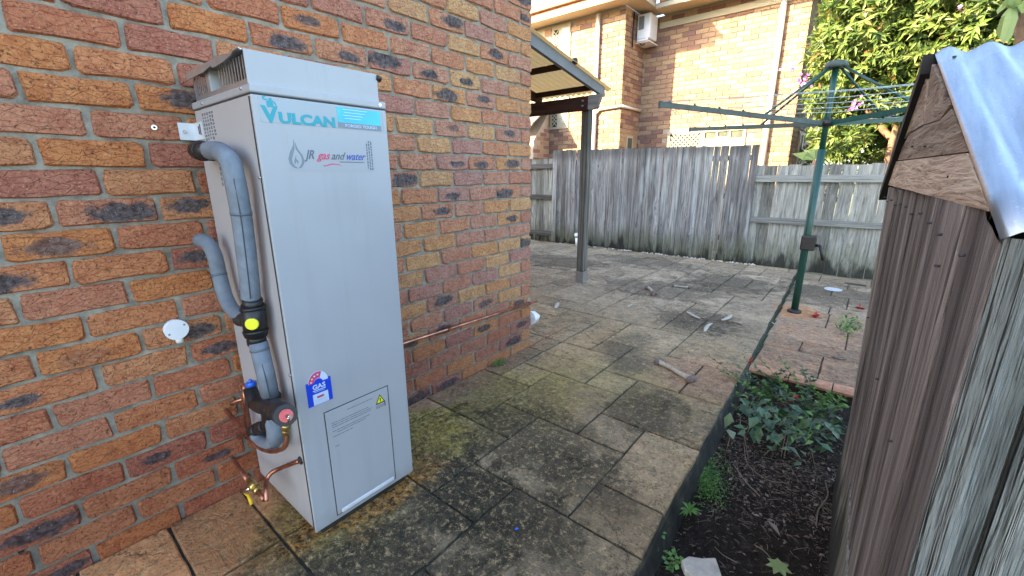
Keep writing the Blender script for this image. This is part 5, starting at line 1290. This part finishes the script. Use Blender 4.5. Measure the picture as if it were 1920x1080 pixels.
# bright ground cover
mb = MB()
for k in range(2600):
    a = rg.random() * 6.283; q = min(1.25, abs(rg.gauss(0, .55))); u = 1322 + 42 * q * math.cos(a) + rg.uniform(-5, 5); v = 893 + 48 * q * math.sin(a) + rg.uniform(-5, 5); u += (v - 893) * .28
    c = hit(u, v, 2, -.135 + .035 * max(0, 1 - q * q) * rg.uniform(.3, 1.) + .012 * mnoise.noise(Vector((u * .1, v * .1, 0)))); 
    if c.x < edge_x(c.y) + .015: continue
    d = Vector((rg.uniform(-1, 1), rg.uniform(-1, 1), rg.uniform(-.1, 1))).normalized(); mb.leaf(c, d, Vector((0, 0, 1)), rg.uniform(.007, .013), rg.uniform(.005, .008), rg.uniform(0, .9))
solo('ground_cover', mb, M_mdleaf, 'cushion of tiny bright green leaves beside the kerb of the patio', 'ground cover', tone=True, kind='stuff')
# rosette weed and lower weeds
ro = thing('rosette_weed', 'small weed rosette of long pointed leaves below the green cushion', 'weed', hit(1288, 958, 2, -.1))
c = hit(1292, 957, 2, -.095)
for k in range(16):
    an = k * 2.4; d = Vector((math.cos(an), math.sin(an), rg.uniform(.1, .6))).normalized(); m = MB(); m.leaf(c, d, Vector((0, 0, 1)), rg.uniform(.04, .065), .012, rg.uniform(.2, 1), curl=.25); part('leaf', m, M_mdleaf, ro, tone=True)
for nm, lab, lst, n_ in (('round_leafed_weed', 'round leaved green weed against the kerb at the foot of the picture', ((1232, 990, .05), (1225, 1005, .03), (1240, 1000, .05), (1222, 1020, .02), (1233, 1025, .02), (1238, 985, .06), (1228, 1012, .03)), 3), ('round_leafed_weed', 'lowest green weed with toothed leaves beside the white rubbish', ((1262, 1045, 0), (1255, 1060, 0), (1272, 1055, 0), (1266, 1066, 0), (1258, 1035, 0), (1277, 1048, 0), (1250, 1050, 0)), 3)):
    c = hit(lst[0][0], lst[0][1] + 20, 2, -.11); w_ = thing(nm, lab, 'weed', c)
    m = MB(); m.tube([c, c + Vector((0, 0, .03))], .002, 5); part('stem', m, M_stem, w_)
    for (u, v, z) in lst:
        for q in range(n_):
            p = hit(u + rg.uniform(-5, 5), v + rg.uniform(-5, 5), 2, -.08 + z * .5); d = Vector((rg.uniform(-1, 1), rg.uniform(-1, 1), rg.uniform(0, .4))).normalized(); m = MB(); m.leaf(p, d, Vector((0, 0, 1)), .022, .018, rg.uniform(.1, .8)); part('leaf', m, M_mdleaf, w_, tone=True)
# weed on the terrace and by the wall
wd = thing('terrace_weed', 'bushy green weed growing from the terrace joints beside the shed', 'weed', hit(1590, 625, 2, TZ))
for k in range(70):
    p = hit(rg.gauss(1592, 12), rg.gauss(612, 11), 2, TZ + rg.uniform(.0, .06)); d = Vector((rg.uniform(-1, 1), rg.uniform(-1, 1), rg.uniform(0, .9))).normalized(); m = MB(); m.leaf(p, d, Vector((0, 0, 1)), .055, .022, rg.random()); part('leaf', m, M_mdleaf, wd, tone=True)
ww = MB()
for k in range(150):
    c = Vector((XW + .02 + rg.uniform(-.005, .035), 1.99 + rg.gauss(0, .03), .0)); d = Vector((rg.uniform(-.3, .8), rg.uniform(-1, 1), rg.uniform(.2, 1.2))).normalized(); ww.leaf(c + d * rg.uniform(0, .02), d, Vector((1, 0, 1)), rg.uniform(.01, .02), .006, rg.random())
solo('wall_weed', ww, M_mdleaf, 'tiny green weed tuft at the foot of the brick wall', 'weed', tone=True)
# leaf litter, straw and twigs on the soil
mb = MB()
for k in range(3400):
    x = rg.uniform(1.08, 1.62); y = rg.uniform(.3, 3.0) if k % 5 < 2 else min(3.0, max(.3, rg.gauss(2.1, .24))); z = sz(x, y) + .004
    if k < 1900:
        an = rg.random() * 6.283; l = rg.uniform(.006, .032) * (1 if rg.random() < .9 else 2.4); d = Vector((math.cos(an), math.sin(an), rg.uniform(-.1, .25))) * l
        mb.tube([(x, y, z), Vector((x, y, z)) + d * .5 + Vector((0, 0, .002)), Vector((x, y, z)) + d], rg.uniform(.0005, .0011), 3, 1, False, rg.random() ** .8)
    else:
        d = Vector((rg.uniform(-1, 1), rg.uniform(-1, 1), rg.uniform(-.2, .3))).normalized(); l = rg.uniform(.006, .028); mb.leaf((x, y, z), d, (rg.uniform(-.5, .5), rg.uniform(-.5, .5), 1), l, l * .5, rg.random() ** 1.5 * .9, 1)
solo('leaf_litter', mb, [M_straw, M_dead], 'dry straw, twigs and dead leaf scraps strewn on the dark soil', 'litter', tone=True, kind='stuff')
for lab, pp, r_ in (('curved pale twig on the soil beside the shed foot', ((1548, 905), (1552, 930), (1535, 955), (1530, 985)), .003), ('straight dry twig running down from the broad leaved plant', ((1375, 870), (1400, 905), (1425, 930)), .0028), ('bent dry twig across the litter in the middle of the bed', ((1395, 835), (1402, 870), (1440, 900), (1475, 905)), .0022), ('long pale straw stalk leaning on the soil at the picture bottom', ((1340, 1025), (1355, 1040), (1382, 1055)), .0016), ('dry stalk lying towards the yellowish leaf at the picture bottom', ((1415, 1022), (1435, 1035), (1455, 1060)), .0018)):
    m = MB(); m.tube(arc([hit(u, v, 2, -.092) for u, v in pp], 4), r_, 5); solo('twig', m, M_twig, lab, 'twig')
# dead and yellow leaves, white rubbish
m = MB(); c = hit(1438, 975, 2, -.085); m.leaf(c, (.8, -.7, .05), (0, .2, 1), .075, .026, .8); solo('dead_leaf', m, M_dead, 'long grey dead leaf on bare soil in the lower bed', 'leaf', tone=True)
m = MB(); c = hit(1460, 1062, 2, -.088)
for k in range(7): an = k * .9; m.leaf(c, (math.cos(an), math.sin(an), .05), (0, 0, 1), .042, .026, .9)
solo('lobed_leaf', m, M_palm, 'pale yellow-green lobed leaf on the soil at the picture bottom', 'leaf', tone=True)
m = MB(); P_ = [hit(u, v, 2, -.085) for u, v in ((1276, 1062), (1290, 1054), (1315, 1058), (1340, 1057), (1345, 1070), (1352, 1092), (1300, 1095), (1282, 1078))]
m.prism(P_, (0, 0, .028)); solo('white_offcut', m, [M_shell], 'white torn scrap of board lying on the soil at the bottom edge', 'rubbish', bevel=.004)

# ================================================================== THINGS ON THE PAVING
def bone(lab, u0, v0, u1, v1, r_, z=.0):
    a, b = hit(u0, v0, 2, z), hit(u1, v1, 2, z); th = thing('bone', lab, 'bone', (a + b) / 2)
    ax = (b - a).normalized(); sd2 = Vector((-ax.y, ax.x, 0)); up = Vector((0, 0, r_)); L_ = (b - a).length
    m = MB(); m.tube(arc([a + up, a.lerp(b, .3) + up * .9 + sd2 * r_ * .4, a.lerp(b, .7) + up * .9, b + up], 4), [r_ * q for q in (1.1, .95, .85, .8, .75, .72, .72, .75, .8, .9, 1., 1.1, 1.2)], 9); part('shaft', m, M_bone, th)
    for c, s2 in ((a, 1.25), (b, 1.35)):
        m = MB()
        for sg in (-1, 1):
            q = c + sd2 * sg * r_ * .75 + up * 1.05
            m.tube([q - ax * r_ * 1.1, q - ax * r_ * .6, q, q + ax * r_ * .6, q + ax * r_ * 1.1], [r_ * .4 * s2, r_ * .9 * s2, r_ * 1.05 * s2, r_ * .9 * s2, r_ * .4 * s2], 9)
        part('knuckle', m, M_bonedk, th)
bone('largest gnawed bone, lying on the paving in front of the bed corner', 1234, 683, 1296, 716, .018)
bone('short bone in the middle of the paving between post and clothesline', 1215, 543, 1227, 554, .022)
bone('dark stick-like bone lying farthest back on the paving', 1262, 538, 1292, 541, .013)
for lab, u, v, du, dv in (('curved pale offcut lying at the left end of the dark twig', 1300, 593, 12, 7), ('small pale offcut to the right beyond the dark twig', 1362, 597, 9, -5), ('upturned pale chip nearest the viewer below the dark twig', 1328, 616, 7, -7), ('cream dead leaf chip on the paving near the wall corner', 1044, 575, 3, -5), ('white chip of shell on the paving below the short bone', 1181, 575, 5, -2), ('tiny pale scrap beside the step of the terrace', 1450, 607, 3, 2), ('small white scrap left of the short bone', 1186, 549, 4, 1)):
    a, b = hit(u - du, v - dv, 2, .003), hit(u + du, v + dv, 2, .003); ax = (b - a); sd2 = Vector((-ax.y, ax.x, 0)) * .13; m = MB()
    ln = ax.length; rr_ = min(.016, ln * .13) * rg.uniform(.8, 1.15); cv = sd2.normalized() * ln * rg.uniform(-.09, .09)
    pp = arc([a + Vector((0, 0, rr_ * .5)), a.lerp(b, .35) + cv * .8 + Vector((0, 0, rr_ * .7)), a.lerp(b, .7) + cv + Vector((0, 0, rr_)), b + Vector((0, 0, rr_ * 1.3))], 3)
    m.tube(pp, [rr_ * q * rg.uniform(.85, 1.15) for q in (.45, .8, 1, 1.1, 1.1, 1.05, 1., .9, .75, .35)], 6)
    zb_ = min(q.z for q in m.v)
    for q in m.v: q.z = .004 + (q.z - zb_) * .55
    for i_ in range(len(m.sm)): m.sm[i_] = False
    solo('chip', m, M_shell, lab, 'chip')
m = MB(); m.tube(arc([hit(u, v, 2, .006) for u, v in ((1314, 596), (1340, 600), (1366, 602), (1391, 609))], 4), .005, 6); m.tube([hit(1366, 602, 2, .006), hit(1370, 606, 2, .012)], .006, 6)
solo('dark_twig', m, M_bonedk, 'long dark twig lying across the grey paving', 'twig')
m = MB(); c = hit(1562, 543, 2, TZ + .004); m.tube([c, c + Vector((0, 0, .006))], .085, 28); solo('drain_lid', m, M_drain, 'round pale drain lid set in the terrace near the fence', 'drain lid')
m = MB(); c = hit(1604, 533, 2, TZ + .004); m.box((c.x - .10, c.y - .03, c.z), (c.x + .10, c.y + .03, c.z + .004)); solo('floor_grate', m, M_seam, 'small dark rectangular grate in the terrace beside the drain lid', 'grate')
for lab, u, v in (('crumpled red petals on the terrace by the clothesline foot', 1530, 593), ('crumpled red petals beside the shed board on the terrace', 1613, 577)):
    m = MB(); c = hit(u, v, 2, TZ + .012)
    for q in range(14): d = Vector((rg.gauss(0, 1), rg.gauss(0, 1), rg.gauss(0, .6))).normalized(); m.leaf(c, d, (0, 0, 1), .045, .03, rg.random())
    solo('red_petals', m, M_redleaf, lab, 'petals', tone=True)
m = MB(); c = hit(966, 992, 2, .004); m.tube([c, c + Vector((.008, .008, .003))], .0035, 6); solo('blue_scrap', m, M_blue, 'tiny blue plastic scrap on the dark wet paving', 'scrap')
m = MB(); c = hit(1572, 671, 2, TZ + .004)
m.tube(arc([hit(1560, 668, 2, TZ + .008), hit(1572, 672, 2, TZ + .012), hit(1586, 672, 2, TZ + .006)], 3), .006, 6); solo('dark_twig', m, M_bonedk, 'short dark twig on the pink terrace beside the shed', 'twig')
# moss in the step joint
mb = MB()
for k in range(420):
    y = rg.uniform(3.15, 6.0); x = edge_x(y) + rg.uniform(.0, .025); d = Vector((rg.uniform(-1, 1), rg.uniform(-1, 1), rg.uniform(0, 1))).normalized(); mb.leaf((x, y, TZ + .002), d, (0, 0, 1), rg.uniform(.006, .018), .006, rg.random() * .5)
solo('joint_moss', mb, M_mdleaf, 'thin line of moss and weeds along the terrace step', 'moss', tone=True, kind='stuff')
